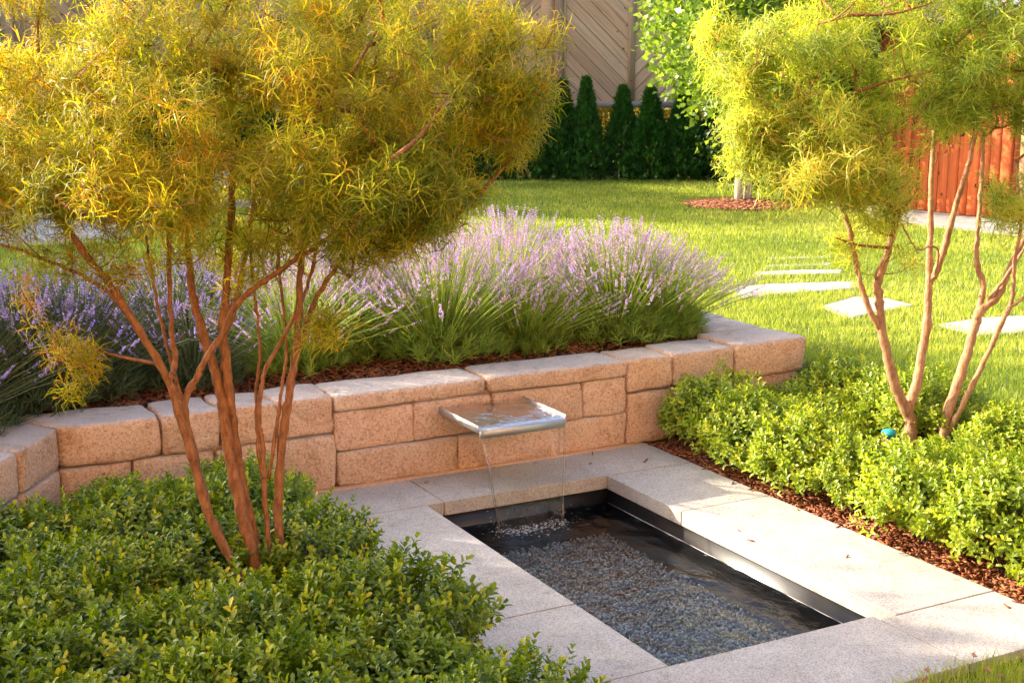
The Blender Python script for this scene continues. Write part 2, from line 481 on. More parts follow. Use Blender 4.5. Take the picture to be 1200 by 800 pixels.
def bed(name, x0, x1, y0, y1, zf, step=.1):
    gx = np.arange(x0, x1 + 1e-6, step); gy = np.arange(y0, y1 + 1e-6, step)
    A, B = np.meshgrid(gx, gy, indexing='ij')
    P = np.stack([A, B, zf(A, B)], -1).reshape(-1, 3)
    n = len(gy); i = np.arange(len(gx) - 1)[:, None] * n; j = np.arange(n - 1)[None]
    a = (i + j).ravel()
    return link(name, mesh(name, P, [np.stack([a, a + n, a + n + 1, a + 1], -1)], MT['soil'], smooth=True), kind='structure')
bn = Noise(3, 14, .8, 3.5, 2)
bz = lambda x, y: ground_z(x, y) + .014 + .008 * bn(np.stack([x, y], -1))
bed("planting_bed", 3.66, 4.76, 2.5, 5.4, bz)
bed("planting_bed", -1.5, 1.80, 1.5, 5.35, bz)
def raised_z(x, y):
    n = bn(np.stack([x, y], -1)) * .012
    top = .385 + .03 * sst((y - 5.6) / .8)
    return np.where(y > 7.3, top - (top - .26) * sst((y - 7.3) / .7), top) + n
bed("raised_flower_bed", -4.0, 4.6, 5.55, 8.05, raised_z)

# ------------------------------------------------------------------ pool and its surround
G = .004
pool = empty("water_basin", (2.73, 4.1, 0), label="rectangular water basin framed by pale granite coping slabs", cat="pool")
def pblock(name, x0, x1, y0, y1, z0, z1, mat, **k):
    o = block(name, x0 - 2.73, x1 - 2.73, y0 - 4.1, y1 - 4.1, z0, z1, mat, pool, **k); return o
SLABS = [
    (1.81, 2.355, 5.02, 5.395), (2.365, 3.65, 5.02, 5.395),                 # along the wall
    (1.81, 2.275, 3.785, 5.012), (1.81, 2.275, 3.215, 3.777),               # left side
    (3.185, 3.65, 4.435, 5.012), (3.185, 3.65, 3.180, 4.427),               # right side
    (3.115, 3.65, 2.78, 3.172), (1.81, 3.107, 2.78, 3.207)]                 # near side
for i, (a, b, c, d) in enumerate(SLABS):
    zt = [0, .001, 0, -.001, 0, .001, 0, .001][i]
    pblock("coping_slab", a, b, c, d, -.062 + zt, zt, MT['granite'], r=.003, n=2, smooth=False)
# mortar bed under the slabs, kept back from the joint tops
for a, b, c, d in [(1.83, 3.63, 5.04, 5.38), (1.83, 2.262, 3.2, 5.04), (3.20, 3.63, 3.0, 5.04), (1.83, 3.63, 2.8, 3.165)]:
    pblock("mortar_bed", a, b, c, d, -.06, -.004 - .001 * (c % .7), MT['grout'], r=.001, n=1)
for a, b, c, d in [(2.352, 2.368, 5.024, 5.038), (3.189, 3.21, 4.424, 4.438), (3.12, 3.64, 3.168, 3.184)]:
    pblock("joint_mortar", a, b, c, d, -.058, -.004, MT['grout'], r=.001, n=1)
# black liner walls and bottom
for a, b, c, d in [(2.1, 3.4, 5.03, 5.08), (2.1, 2.262, 3.05, 5.03), (3.192, 3.4, 3.05, 5.03), (2.262, 3.192, 3.05, 3.19)]:
    pblock("liner_wall", a, b, c, d, -.42, -.0635, MT['liner'], r=.002, n=1)
pblock("basin_floor", 2.2, 3.25, 3.1, 5.06, -.46, -.32, MT['liner'], r=.003, n=1)
V, Fs = tube_arrays([(3.192 - 2.73, 3.2 - 4.1, -.131), (3.192 - 2.73, 5.02 - 4.1, -.131)], .0016, 5)
link("water_line_trim", mesh("water_line_trim", V, Fs, MT['steel_strip']), pool)  # bright meniscus along the waterline put in as a pale thin tube
# pebbles on the bottom
bm = bmesh.new(); bmesh.ops.create_icosphere(bm, subdivisions=1, radius=1)
ICO = (np.array([v.co[:] for v in bm.verts]), [np.array([[v.index for v in f.verts] for f in bm.faces])], np.zeros(12)); bm.free()
OCT = (np.array([[1, 0, 0], [-.9, .1, 0], [0, 1, .1], [0, -1, 0], [.1, 0, .9], [0, .1, -1.]]), [np.array([[0, 2, 4], [2, 1, 4], [1, 3, 4], [3, 0, 4], [2, 0, 5], [1, 2, 5], [3, 1, 5], [0, 3, 5]])], np.zeros(6))
N = 22000
A = Acc()
P = np.stack([rng.uniform(2.27, 3.185, N), rng.uniform(3.2, 5.02, N), rng.uniform(-.315, -.272, N)], -1)
S = rng.uniform(.0042, .009, (N, 1)) * rng.uniform(.7, 1.25, (N, 3))
A.inst(OCT, frames(rng.normal(size=(N, 3))) * S[:, None, :] * 1.1, P, np.clip(rng.beta(2.2, 1.8, N), 0, .97))
link("pebble_bed", A.build("pebble_bed", MT['pebble'], True), kind='stuff', label="small grey and beige pebbles covering the bottom of the basin")
# water surface: real low ripples
n1, n2 = 90, 180
gx, gy = np.linspace(2.263, 3.191, n1), np.linspace(3.191, 5.029, n2)
A_, B_ = np.meshgrid(gx, gy, indexing='ij')
dd = np.hypot((A_ - 2.70) * .8, B_ - 4.86)
wnz = Noise(21, 20, 4, 11, 2)
Z = -.13 + .0020 * wnz(np.stack([A_, B_ * .7], -1)) + .005 * np.exp(-dd * 5) * np.sin(dd * 95)
a = (np.arange(n1 - 1)[:, None] * n2 + np.arange(n2 - 1)[None]).ravel()
link("water", mesh("water", np.stack([A_, B_, Z], -1).reshape(-1, 3), [np.stack([a, a + n2, a + n2 + 1, a + 1], -1)], MT['water'], smooth=True), kind='structure')

# ------------------------------------------------------------------ stone retaining wall
wall = empty("retaining_wall", (2.7, 5.54, 0), label="low curved garden wall of tumbled sandstone blocks behind the basin", cat="wall")
def mitre(V, L, D, end, k=.54):
    w = np.clip(.5 + end * V[:, 0] / L, 0, 1)
    V = V.copy(); V[:, 0] += end * w * (V[:, 1] + D / 2) * k * .97
    return V
def wblock(name, x0, x1, z0, z1, d=.28, y0=5.4, seed=0, r=.024, rough=.0065):
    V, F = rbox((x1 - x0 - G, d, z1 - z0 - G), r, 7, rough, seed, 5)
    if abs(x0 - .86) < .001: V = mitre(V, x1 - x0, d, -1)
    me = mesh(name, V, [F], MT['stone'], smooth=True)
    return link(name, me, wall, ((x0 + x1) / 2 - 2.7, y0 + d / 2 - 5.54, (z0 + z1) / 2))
caps = [(.86, 1.262, .255, .43), (1.262, 1.51, .255, .43), (1.51, 1.755, .255, .432), (1.755, 2.018, .255, .432),
        (2.018, 2.77, .348, .430), (2.77, 3.54, .350, .434), (3.54, 3.81, .262, .434), (3.81, 4.195, .265, .442), (4.195, 4.64, .267, .452)]
for i, (a, b, c, d) in enumerate(caps):
    wblock("cap_stone", a, b, c, d, .285 if i < 8 else .36, 5.4 - .004 * (i % 3), i + 1, .022)
low = [(.86, 1.14, 0, .255), (1.14, 1.48, 0, .255), (1.48, 1.76, 0, .255), (1.76, 2.018, 0, .255),
       (2.018, 2.40, .168, .348), (2.40, 2.80, .168, .348), (2.80, 3.29, .166, .350), (3.29, 3.545, .166, .350),
       (2.018, 2.62, 0, .168), (2.62, 3.16, 0, .166), (3.16, 3.55, 0, .166), (3.55, 3.86, 0, .262), (3.86, 4.25, 0, .265), (4.25, 4.62, 0, .267)]
for i, (a, b, c, d) in enumerate(low):
    wblock("wall_stone", a, b, c, d, .27, 5.403 + .004 * ((i * 5) % 3), i + 30, .018)
def wblock_r(name, cx, cyy, L, D, z0, z1, ang, seed):
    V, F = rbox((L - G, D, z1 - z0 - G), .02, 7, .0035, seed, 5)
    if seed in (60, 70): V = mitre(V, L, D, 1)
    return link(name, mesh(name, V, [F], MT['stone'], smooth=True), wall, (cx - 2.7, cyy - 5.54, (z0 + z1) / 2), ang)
# left end bends towards the viewer
dv = np.array([-.545, -.838]); pv = np.array([-.838, .545]); s0 = np.array([.855, 5.405])
for i, (a, b) in enumerate([(.0, .335), (.335, .66), (.66, 1.02), (1.02, 1.4)]):
    turn = 0.0 if i == 0 else -.10 * i
    c0 = s0 + dv * (a + b) / 2 + pv * .14 + np.array([-.012, 0]) * i
    wblock_r("cap_stone", c0[0], c0[1], b - a, .28, .255, .43, math.atan2(-dv[1], -dv[0]) , 60 + i)
    wblock_r("wall_stone", c0[0] + .004, c0[1], b - a + .02 * (i % 2), .27, 0, .255, math.atan2(-dv[1], -dv[0]), 70 + i)
# right end returns behind the bed
for i, (y0, y1) in enumerate([(5.765, 6.10), (6.10, 6.48), (6.48, 6.9), (6.9, 7.3)]):
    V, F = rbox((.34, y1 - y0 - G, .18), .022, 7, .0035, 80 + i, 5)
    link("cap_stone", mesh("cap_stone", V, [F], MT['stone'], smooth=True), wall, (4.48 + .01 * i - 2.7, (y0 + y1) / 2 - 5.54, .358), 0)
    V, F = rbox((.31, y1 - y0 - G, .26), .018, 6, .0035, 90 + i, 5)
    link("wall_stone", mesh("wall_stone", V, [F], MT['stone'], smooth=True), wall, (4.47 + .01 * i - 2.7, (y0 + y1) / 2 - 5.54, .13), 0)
# mortar core so that joints read dark sand, not see-through
V, F = rbox((3.70, .19, .385), .004, 1); link("mortar_core", mesh("mortar_core", V, [F], MT['grout']), wall, (2.75 - 2.7, 5.545 - 5.54, .195))
V, F = rbox((1.85, .06, .04), .012, 4, .003, 5, 9); link("mortar_fillet", mesh("mortar_fillet", V, [F], MT['grout'], smooth=True), wall, (2.72 - 2.7, 5.415 - 5.54, -.012))

# ------------------------------------------------------------------ steel spout and water sheet
sp = empty("waterfall_spout", (2.735, 5.2, .3), label="brushed steel spout tray jutting from the wall over the basin", cat="water spout")
def sblock(name, x0, x1, y0, y1, z0, z1, mat=None):
    return block(name, x0 - 2.735, x1 - 2.735, y0 - 5.2, y1 - 5.2, z0 - .3, z1 - .3, mat or MT['steel'], sp, r=.0012, n=1)
sblock("tray_floor", 2.522, 2.948, 5.0, 5.5, .292, .296)
sblock("side_lip", 2.5165, 2.519, 5.0, 5.5, .288, .321)
sblock("side_lip", 2.951, 2.9535, 5.0, 5.5, .288, .321)
sblock("front_lip", 2.522, 2.948, 4.993, 4.999, .264, .302)
# thin water over the tray and falling
nu, nvv = 26, 60
A = Acc()
path = [(5.42, .317), (5.3, .316), (5.15, .315), (5.04, .312), (5.000, .308), (4.9895, .302), (4.987, .275), (4.975, .22), (4.945, .15), (4.925, .06), (4.905, -.03), (4.89, -.10), (4.885, -.131)]
pp = smooth_path([(0, y, z) for y, z in path], 5)
wn2 = Noise(5, 12, 2, 7, 2)
rows = []
for k, p in enumerate(pp):
    f = np.clip((.30 - p[2]) / .43, 0, 1)
    x0, x1 = 2.523 + .035 * f ** .8, 2.947 - .075 * f ** .8
    xx = np.linspace(x0, x1, nu)
    wob = .0035 * f * wn2(np.stack([xx * 2.2, np.full(nu, p[2] * .5)], -1))
    rows.append(np.stack([xx, p[1] + wob, np.full(nu, p[2])], -1))
rows = np.array(rows)
m = len(pp); cut = 16
a = (np.arange(cut)[:, None] * nu + np.arange(nu - 1)[None]).ravel()
link("tray_water", mesh("tray_water", rows.reshape(-1, 3) - [2.735, 5.2, .3], [np.stack([a, a + 1, a + nu + 1, a + nu], -1)], MT['tray'], smooth=True), sp)
a = (np.arange(cut, m - 1)[:, None] * nu + np.arange(nu - 1)[None]).ravel()
Wf = link("falling_water", mesh("falling_water", rows.reshape(-1, 3), [np.stack([a, a + 1, a + nu + 1, a + nu], -1)], MT['fall'], smooth=True), kind='structure')
A = Acc()
for col_ in (0, nu - 1):
    seg = rows[22:, col_]
    rr = .0035 + .0025 * np.abs(np.sin(np.arange(len(seg)) * .9)) * np.linspace(.3, 1, len(seg))
    V, Fs = tube_arrays(seg, rr, 6); A.add(V, Fs)
link("water_rope", A.build("water_rope", MT['fall'], True), Wf)
# foam and drops
A = Acc(); N = 900
t = rng.uniform(0, 1, N); fz = Noise(31, 14, 6, 16, 1)
t = t[fz(t[:, None]) > .15]; N = len(t)
P = np.stack([2.56 + .31 * t + rng.normal(0, .035, N), 4.88 - np.abs(rng.normal(0, .04, N)) + .03 * np.sin(t * 23), np.full(N, -.127)], -1)
P[:, 2] += rng.exponential(.004, N)
N2 = 60
P2 = np.stack([rng.uniform(2.5, 3.0, N2), rng.normal(4.86, .08, N2), -.12 + rng.exponential(.02, N2)], -1)
P = np.vstack([P, P2]); N = len(P)
S = np.concatenate([rng.uniform(.0008, .0034, N - N2) * rng.uniform(.5, 1.2, N - N2), rng.uniform(.001, .0022, N2)])
A.inst(ICO, rotz(rng.uniform(0, 6.28, N)) * S[:, None, None] * np.array([[1.9], [1.0], [.35]]).reshape(1, 3, 1), P, np.zeros(N))
link("splash_foam", A.build("splash_foam", MT['foam'], True), kind='stuff', label="white foam bubbles where the falling water meets the pool")

# ------------------------------------------------------------------ leaf templates
def strip_leaf(L, w, arch, elev, seg=4, curl=0.0):
    """narrow arching leaf from the origin in the +x direction"""
    t = np.linspace(0, 1, seg + 1)
    ang = elev - arch * t
    dx = np.cos(ang) * L / seg; dz = np.sin(ang) * L / seg
    x = np.concatenate([[0], np.cumsum(dx[:-1])]); z = np.concatenate([[0], np.cumsum(dz[:-1])])
    y = curl * t ** 2 * L
    ww = w * np.sin(np.pi * (0.12 + .83 * t)) ** .7
    Lf = np.stack([x, y - ww / 2, z], -1); Rt = np.stack([x, y + ww / 2, z], -1)
    V = np.stack([Lf, Rt], 1).reshape(-1, 3)
    i = np.arange(seg) * 2
    return V, np.stack([i, i + 1, i + 3, i + 2], -1)
def oval_leaf(L, w, fold=.25, droop=.2):
    """obovate leaf along +x folded along its midrib: 6 tris"""
    V = np.array([[0, 0, 0], [.68 * L, 0, 0], [L, 0, -droop * L],
                  [.36 * L, w * .40, fold * w], [.80 * L, w * .42, fold * w * .8 - droop * .4 * L],
                  [.36 * L, -w * .40, fold * w], [.80 * L, -w * .42, fold * w * .8 - droop * .4 * L]])
    return V, np.array([[1, 2, 4], [1, 6, 2]]), np.array([[0, 1, 4, 3], [0, 5, 6, 1]])
def oval_leaf_far(L, w):
    V = np.array([[0, 0, 0], [.5 * L, w * .5, .1 * w], [L, 0, -.15 * L], [.5 * L, -w * .5, .1 * w]])
    return V, np.zeros((0, 3), int), np.array([[0, 1, 2, 3]])

def fine_spray(r, l0=.04, l1=.085, w0=.0026, w1=.0038, k0=11, k1=15):
    """shoot tip with long narrow arching leaves"""
    V, F, tv = [], [], []; n = 0
    k = r.integers(k0, k1)
    for i in range(k):
        t = i / k
        l, f = strip_leaf(r.uniform(l0, l1) * (1 - .25 * t), r.uniform(w0, w1), r.uniform(1.0, 2.8), r.uniform(.0, 1.2) * (.6 + .6 * t), 3 if i % 2 else 2, r.uniform(-.4, .4))
        l = l @ rotz(np.array(i * 2.4 + r.uniform(-.4, .4))).T + np.array([0, 0, .045 * t])
        V.append(l); F.append(f + n); n += len(l); tv.append(np.full(len(l), (t - .5) * .3 + r.uniform(-.14, .14)))
    return np.vstack(V), [np.vstack(F)], np.concatenate(tv)
FINE = [fine_spray(rng) for _ in range(5)]
FINE_R = [fine_spray(rng, .055, .115, .0034, .0052, 10, 14) for _ in range(5)]

def box_sprig(r, L=.06, pairs=4, ls=.028):
    V, F3, F4, tv = [], [], [], []; n = 0
    for i in range(pairs):
        t = (i + .3) / pairs
        for s in (0, 1):
            el = .35 + .75 * t
            a, f3, f4 = oval_leaf(ls * r.uniform(.8, 1.2) * (1 - .25 * t), ls * .43 * r.uniform(.85, 1.15), r.uniform(.1, .45), r.uniform(0, .3))
            a = a @ np.array([[math.cos(el), 0, -math.sin(el)], [0, 1, 0], [math.sin(el), 0, math.cos(el)]]).T
            a = a @ rotz(np.array(i * 1.57 + s * 3.14 + r.uniform(-.3, .3))).T + np.array([0, 0, L * t])
            V.append(a); F3.append(f3 + n); F4.append(f4 + n); n += len(a)
            tv.append(np.full(len(a), .26 * t ** 2 + r.uniform(-.08, .08)))
    return np.vstack(V), [np.vstack(F3), np.vstack(F4)], np.concatenate(tv)
SPRIG = [box_sprig(rng) for _ in range(4)]

# ------------------------------------------------------------------ boxwood
def boxwood_mesh(seed, r, h, n, mat, yellow=.06):
    r_ = np.random.default_rng(seed)
    nz = Noise(seed, 12, .7, 2.2)
    d = r_.normal(size=(n, 3)); d[:, 2] = np.abs(d[:, 2]) * .9 - .12
    d /= np.linalg.norm(d, axis=1, keepdims=True)
    lump = 1 + .16 * nz(d)
    shell = np.where(r_.random(n) < .72, r_.uniform(.86, 1.04, n), r_.uniform(.5, .86, n))
    P = d * np.array([r, r, h * .62]) * (lump * shell)[:, None] + np.array([0, 0, h * .38])
    P[:, 2] = np.maximum(P[:, 2], .015)
    D = d * np.array([.8, .8, .5]) + np.array([0, 0, .65]) + r_.normal(0, .28, (n, 3))
    M = frames(D) * r_.uniform(.8, 1.2, (n, 1, 1))
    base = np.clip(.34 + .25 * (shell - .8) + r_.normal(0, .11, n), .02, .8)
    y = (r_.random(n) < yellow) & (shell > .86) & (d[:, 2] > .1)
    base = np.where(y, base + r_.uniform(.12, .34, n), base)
    A = Acc()
    idx = r_.integers(0, 4, n)
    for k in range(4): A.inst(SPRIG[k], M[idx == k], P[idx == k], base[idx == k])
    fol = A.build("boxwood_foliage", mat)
    A = Acc()
    for i in range(16):
        q = d[i] * np.array([r, r, h * .6]) * .85 + np.array([0, 0, h * .38])
        V, Fs = tube_arrays(smooth_path([(r_.normal(0, .015), r_.normal(0, .015), -.03), q * [.4, .4, .5], q], 3), np.linspace(.004, .0015, 7), 4); A.add(V, Fs)
    return fol, A.build("boxwood_stems", MT['bark_d'])
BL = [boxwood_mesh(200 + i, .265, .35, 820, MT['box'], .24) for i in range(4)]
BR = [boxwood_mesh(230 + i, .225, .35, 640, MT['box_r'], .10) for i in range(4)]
def boxwood(proto, x, y, z, s, rz, label, group):
    o = empty("boxwood", (x, y, z), rz, label=label, cat="shrub", group=group)
    o.scale = s
    tag(link("foliage", proto[0], o), kind='stuff')
    link("stem", proto[1], o)
ORD2 = ["first", "second", "third", "fourth", "fifth", "sixth", "seventh", "eighth", "ninth", "tenth", "eleventh", "twelfth", "thirteenth", "fourteenth", "fifteenth", "sixteenth", "seventeenth"]
ORD = ["first", "second", "third", "fourth", "fifth", "sixth", "seventh", "eighth", "ninth"]
rws = [4.98, 4.63, 4.27, 3.90, 3.53, 3.16, 2.79, 2.42]
for i, y in enumerate(rws):
    k = 0
    for j in range(6):
        x = 1.47 - j * .385 - (i % 2) * .12
        wl = .86 if y > 5.3 else .86 - (5.40 - y) * .65
        if x < wl + .20 or x < -.35: continue
        if math.hypot(x - 1.17, y - 3.88) < .25: continue
        s = random.uniform(.93, 1.1)
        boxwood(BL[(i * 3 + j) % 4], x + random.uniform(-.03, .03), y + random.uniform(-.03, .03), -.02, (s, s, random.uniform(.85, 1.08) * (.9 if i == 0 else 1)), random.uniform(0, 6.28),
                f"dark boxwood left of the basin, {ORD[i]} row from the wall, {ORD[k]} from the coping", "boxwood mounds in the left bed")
        k += 1
front = [(3.90, 5.16, 1.0, "shaded against the sandstone wall"), (3.85, 4.78, 1.08, "second from the sandstone wall"), (3.86, 4.42, 1.0, "third from the sandstone wall"), (3.90, 4.13, .86, "just above the gap in the row"),
         (3.86, 3.68, 1.12, "just below the gap in the row"), (3.88, 3.31, 1.1, "beside the joint of the corner slab"), (3.92, 2.94, 1.1, "at the right edge of the picture")]
for i, (x, y, s, w) in enumerate(front):
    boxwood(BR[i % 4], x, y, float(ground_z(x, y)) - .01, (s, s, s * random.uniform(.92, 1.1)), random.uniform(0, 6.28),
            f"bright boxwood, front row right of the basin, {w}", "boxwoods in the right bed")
for rI, (X, nm, ylist) in enumerate([(4.30, "middle", [5.16, 4.82, 3.86, 3.5, 3.14, 2.78]), (4.66, "back", [5.12, 4.78, 4.50, 3.98, 3.66, 3.32, 3.0])]):
    for k, y in enumerate(ylist):
        s = random.uniform(.88, 1.02)
        boxwood(BR[(k + rI * 2 + 1) % 4], X + random.uniform(-.04, .04), y, float(ground_z(X, y)) - .03, (s, s, s * .9), random.uniform(0, 6.28),
                f"bright boxwood in the {nm} row of the right bed, {ORD[k]} from the wall", "boxwoods in the right bed")

# ------------------------------------------------------------------ lavender
def spike(r):
    V, F, tv = [], [], []; n = 0
    L = .058
    for i in range(6):
        z = L * (i + .3) / 6 + (-.018 if i == 0 else 0) + r.uniform(-.001, .001); rad = .0052 * (1 - .40 * i / 6)
        for k in range(5):
            if r.random() < .15: continue
            a = k * 1.257 + i * .6 + r.uniform(-.3, .3); w = .0021; o = rad * r.uniform(.7, 1.35)
            c, s = math.cos(a), math.sin(a)
            q = np.array([[0, 0, z - .001], [c * o * .7 - s * w, s * o * .7 + c * w, z + .001], [c * o * 1.2, s * o * 1.2, z + .0055], [c * o * .7 + s * w, s * o * .7 - c * w, z + .001]])
            V.append(q); F.append(np.array([[0, 1, 2, 3]]) + n); n += 4; tv.append(np.full(4, r.uniform(-.35, .35)))
    return np.vstack(V), [np.vstack(F)], np.concatenate(tv)
SPK = [spike(rng) for _ in range(4)]
LLEAF = [strip_leaf(.045, .0035, .5, 1.1, 2)]
def lav_leafclump(r):
    V, F = [], []; n = 0
    for i in range(9):
        l, f = strip_leaf(r.uniform(.03, .055), .0034, r.uniform(-.2, .5), r.uniform(.5, 1.2), 2)
        l = l @ rotz(np.array(i * 2.4)).T + np.array([0, 0, .004 * i]); V.append(l); F.append(f + n); n += len(l)
    return np.vstack(V), [np.vstack(F)], np.zeros(n)
LCL = [lav_leafclump(rng) for _ in range(3)]
def lavender_meshes(seed, nst, rad, hgt, spread, droop, fl=1.0, mat='lavflower', gm='lavleaf'):
    r = np.random.default_rng(seed)
    S, Fl = Acc(), Acc()
    tips, dirs = [], []
    for i in range(nst):
        a = r.uniform(0, 6.28); q = r.random() ** .6
        b = np.array([math.cos(a), math.sin(a)]) * q * rad * .28
        out = np.array([math.cos(a), math.sin(a)]) * (q * spread + r.normal(0, .04))
        h = hgt * (1 - .40 * q ** 2.2) * r.uniform(.80, 1.08)
        P0 = np.array([*b, .03]); P1 = np.array([*(b + out * .42), h * .55]); P2 = np.array([*(b + out * (.80 + .1 * droop)), h * .86]); P3 = np.array([*(b + out * (1 + .2 * droop)), h])
        V, Fs = tube_arrays(np.array([P0, P1, P2, P3]), [.0022, .0019, .0016, .0013], 3, False)
        S.add(V, Fs, r.uniform(.4, 1.0))
        tips.append(P3); dirs.append(P3 - P2 + np.array([0, 0, .03]))
    tips, dirs = np.array(tips), np.array(dirs)
    sc = r.uniform(.9, 1.4, nst)
    idx = r.integers(0, 4, nst); keepf = r.random(nst)
    for k in range(4):
        w = (idx == k) & (keepf < fl)
        Fl.inst(SPK[k], frames(dirs[w]) * sc[w][:, None, None], tips[w] - dirs[w] / np.linalg.norm(dirs[w], axis=1, keepdims=True) * .02, np.clip(r.normal(.45, .22, w.sum()), .05, .9))
    n = int(nst * 2.2)
    d = r.normal(size=(n, 3)); d[:, 2] = np.abs(d[:, 2]); d /= np.linalg.norm(d, axis=1, keepdims=True)
    P = d * np.array([rad * .9, rad * .9, hgt * .44]) * (r.random((n, 1)) ** .45) * .92 + [0, 0, .02]
    D = d * [.7, .7, .4] + [0, 0, .8] + r.normal(0, .15, (n, 3))
    idx = r.integers(0, 3, n)
    for k in range(3):
        w = idx == k
        S.inst(LCL[k], frames(D[w]) * r.uniform(.8, 1.4, (w.sum(), 1, 1)), P[w], np.clip(r.normal(.40, .2, w.sum()), 0, 1))
    return S.build("lavender_stems", MT[gm]), Fl.build("lavender_spikes", MT[mat])
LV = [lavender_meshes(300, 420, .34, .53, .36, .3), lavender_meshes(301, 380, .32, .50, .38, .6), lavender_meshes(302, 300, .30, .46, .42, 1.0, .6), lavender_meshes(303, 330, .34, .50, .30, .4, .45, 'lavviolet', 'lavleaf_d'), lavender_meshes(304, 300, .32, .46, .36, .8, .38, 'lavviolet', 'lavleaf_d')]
lavs = [
    (4.14, 6.00, 1, .92, "lavender at the wall's right corner, leaning over the cap stones"),
    (3.30, 6.02, 1, .90, "shorter lavender filling the gap between the two big front clumps"),
    (2.36, 6.22, 0, .98, "lavender just left of the big clump above the spout"),
    (2.80, 5.98, 0, 1.12, "full lavender clump behind the long cap stone above the spout"),
    (3.84, 5.98, 0, 1.10, "lavender clump at the right end of the stone wall"),
    (3.38, 6.42, 1, 1.12, "tall lavender standing behind the gap between the two front clumps"),
    (4.16, 6.45, 1, 1.0, "lavender at the far right corner of the raised bed"),
    (2.45, 6.70, 1, 1.05, "pale lavender right beside the leafy crown of the left tree"),
    (3.72, 6.98, 0, 1.05, "backmost lavender in bloom against the sunny lawn, on the right"),
    (2.95, 7.12, 1, 1.05, "backmost lavender in bloom against the sunny lawn, in the middle"),
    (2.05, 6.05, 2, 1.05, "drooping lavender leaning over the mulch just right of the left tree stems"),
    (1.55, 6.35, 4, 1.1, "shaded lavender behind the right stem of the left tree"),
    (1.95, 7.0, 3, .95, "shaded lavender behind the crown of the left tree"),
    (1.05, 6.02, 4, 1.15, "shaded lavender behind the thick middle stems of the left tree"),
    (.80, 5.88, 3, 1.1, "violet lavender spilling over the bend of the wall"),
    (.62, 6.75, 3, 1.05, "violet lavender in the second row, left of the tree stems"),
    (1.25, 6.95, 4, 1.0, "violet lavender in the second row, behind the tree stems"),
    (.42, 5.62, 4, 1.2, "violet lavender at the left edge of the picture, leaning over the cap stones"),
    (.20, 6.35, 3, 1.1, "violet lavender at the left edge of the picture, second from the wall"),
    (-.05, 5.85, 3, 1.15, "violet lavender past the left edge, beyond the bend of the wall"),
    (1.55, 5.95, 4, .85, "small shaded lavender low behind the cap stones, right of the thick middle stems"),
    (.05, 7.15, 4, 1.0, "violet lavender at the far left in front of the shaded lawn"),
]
for x, y, k, s, lab in lavs:
    o = empty("lavender", (x, y, float(raised_z(np.array(x), np.array(y))) - .01), random.uniform(0, 6.28), label=lab, cat="lavender", group="lavender plants in the raised bed")
    o.scale = (s, s, s)
    tag(link("stems", LV[k][0], o), kind='stuff')
    tag(link("flower_spikes", LV[k][1], o), kind='stuff')

# ------------------------------------------------------------------ bark chips
def chips(name, P, label):
    N = len(P); V, F = cube_grid(0)
    T = (V * .5, [F], np.zeros(8))
    S = np.stack([rng.uniform(.012, .045, N), rng.uniform(.004, .012, N), rng.uniform(.002, .005, N)], -1)
    M = rotz(rng.uniform(0, 6.28, N)) @ rotx(rng.normal(0, .35, N)) * S[:, None, :]
    D = M.copy(); t = rng.normal(0, .3, N)
    D[:, 2, 0] += np.sin(t) * S[:, 0]
    A = Acc(); A.inst(T, D, P, rng.beta(1.6, 1.8, N))
    link(name, A.build(name, MT['chip']), kind='stuff', label=label)
N = 7500
x = rng.uniform(3.655, 4.10, N); y = rng.uniform(2.6, 5.4, N)
chips("bark_mulch", np.stack([x, y, bz(x, y) + rng.uniform(0, .014, N)], -1), "red brown bark mulch between the granite coping and the right boxwoods")
N = 9000
x = rng.uniform(.3, 4.3, N); y = rng.uniform(5.62, 6.4, N)
chips("bark_mulch", np.stack([x, y, raised_z(x, y) + rng.uniform(.002, .016, N)], -1), "dark bark mulch under the lavender behind the wall")
N = 160
x = np.concatenate([rng.uniform(3.2, 3.65, 110), rng.uniform(1.85, 3.6, 50)]); y = np.concatenate([rng.uniform(2.9, 5.3, 110), rng.uniform(5.04, 5.38, 50)])
k = ((x > 3.60) | (y > 5.33) | (rng.random(N) < .08)) & (rng.random(N) < .7)
x, y = x[k], y[k]
chips("stray_bark", np.stack([x, y, np.full(len(x), .004)], -1), "stray bark chips lying on the granite coping")
N = 2500
t = rng.uniform(0, 6.28, N); q = np.sqrt(rng.random(N))
cx, cyy = 10.15, 13.0
x = cx + np.cos(t) * q * .72; y = cyy + np.sin(t) * q * .72
Pm = np.stack([x, y, LAWN + .02 + .05 * (1 - q ** 2) + rng.uniform(0, .01, N)], -1)
V, F = cube_grid(0); A = Acc()
A.inst((V * .5, [F], np.zeros(8)), rotz(rng.uniform(0, 6.28, N)) * np.array([.06, .02, .008]), Pm, rng.beta(1.6, 1.8, N))
th = np.linspace(0, 6.283, 28, endpoint=False)
link("bark_mulch", A.build("bark_mulch", MT['chip']), kind='stuff', label="ring of bark mulch round the young broad-leaved tree on the lawn")
ringv = np.vstack([[[cx, cyy, LAWN + .065]], np.stack([cx + .8 * np.cos(th), cyy + .8 * np.sin(th), np.full(28, LAWN + .008)], -1)])
link("mulch_ring", mesh("mulch_ring", ringv, [np.array([[0, 1 + i, 1 + (i + 1) % 28] for i in range(28)])], MT['soil'], smooth=True), kind='structure')

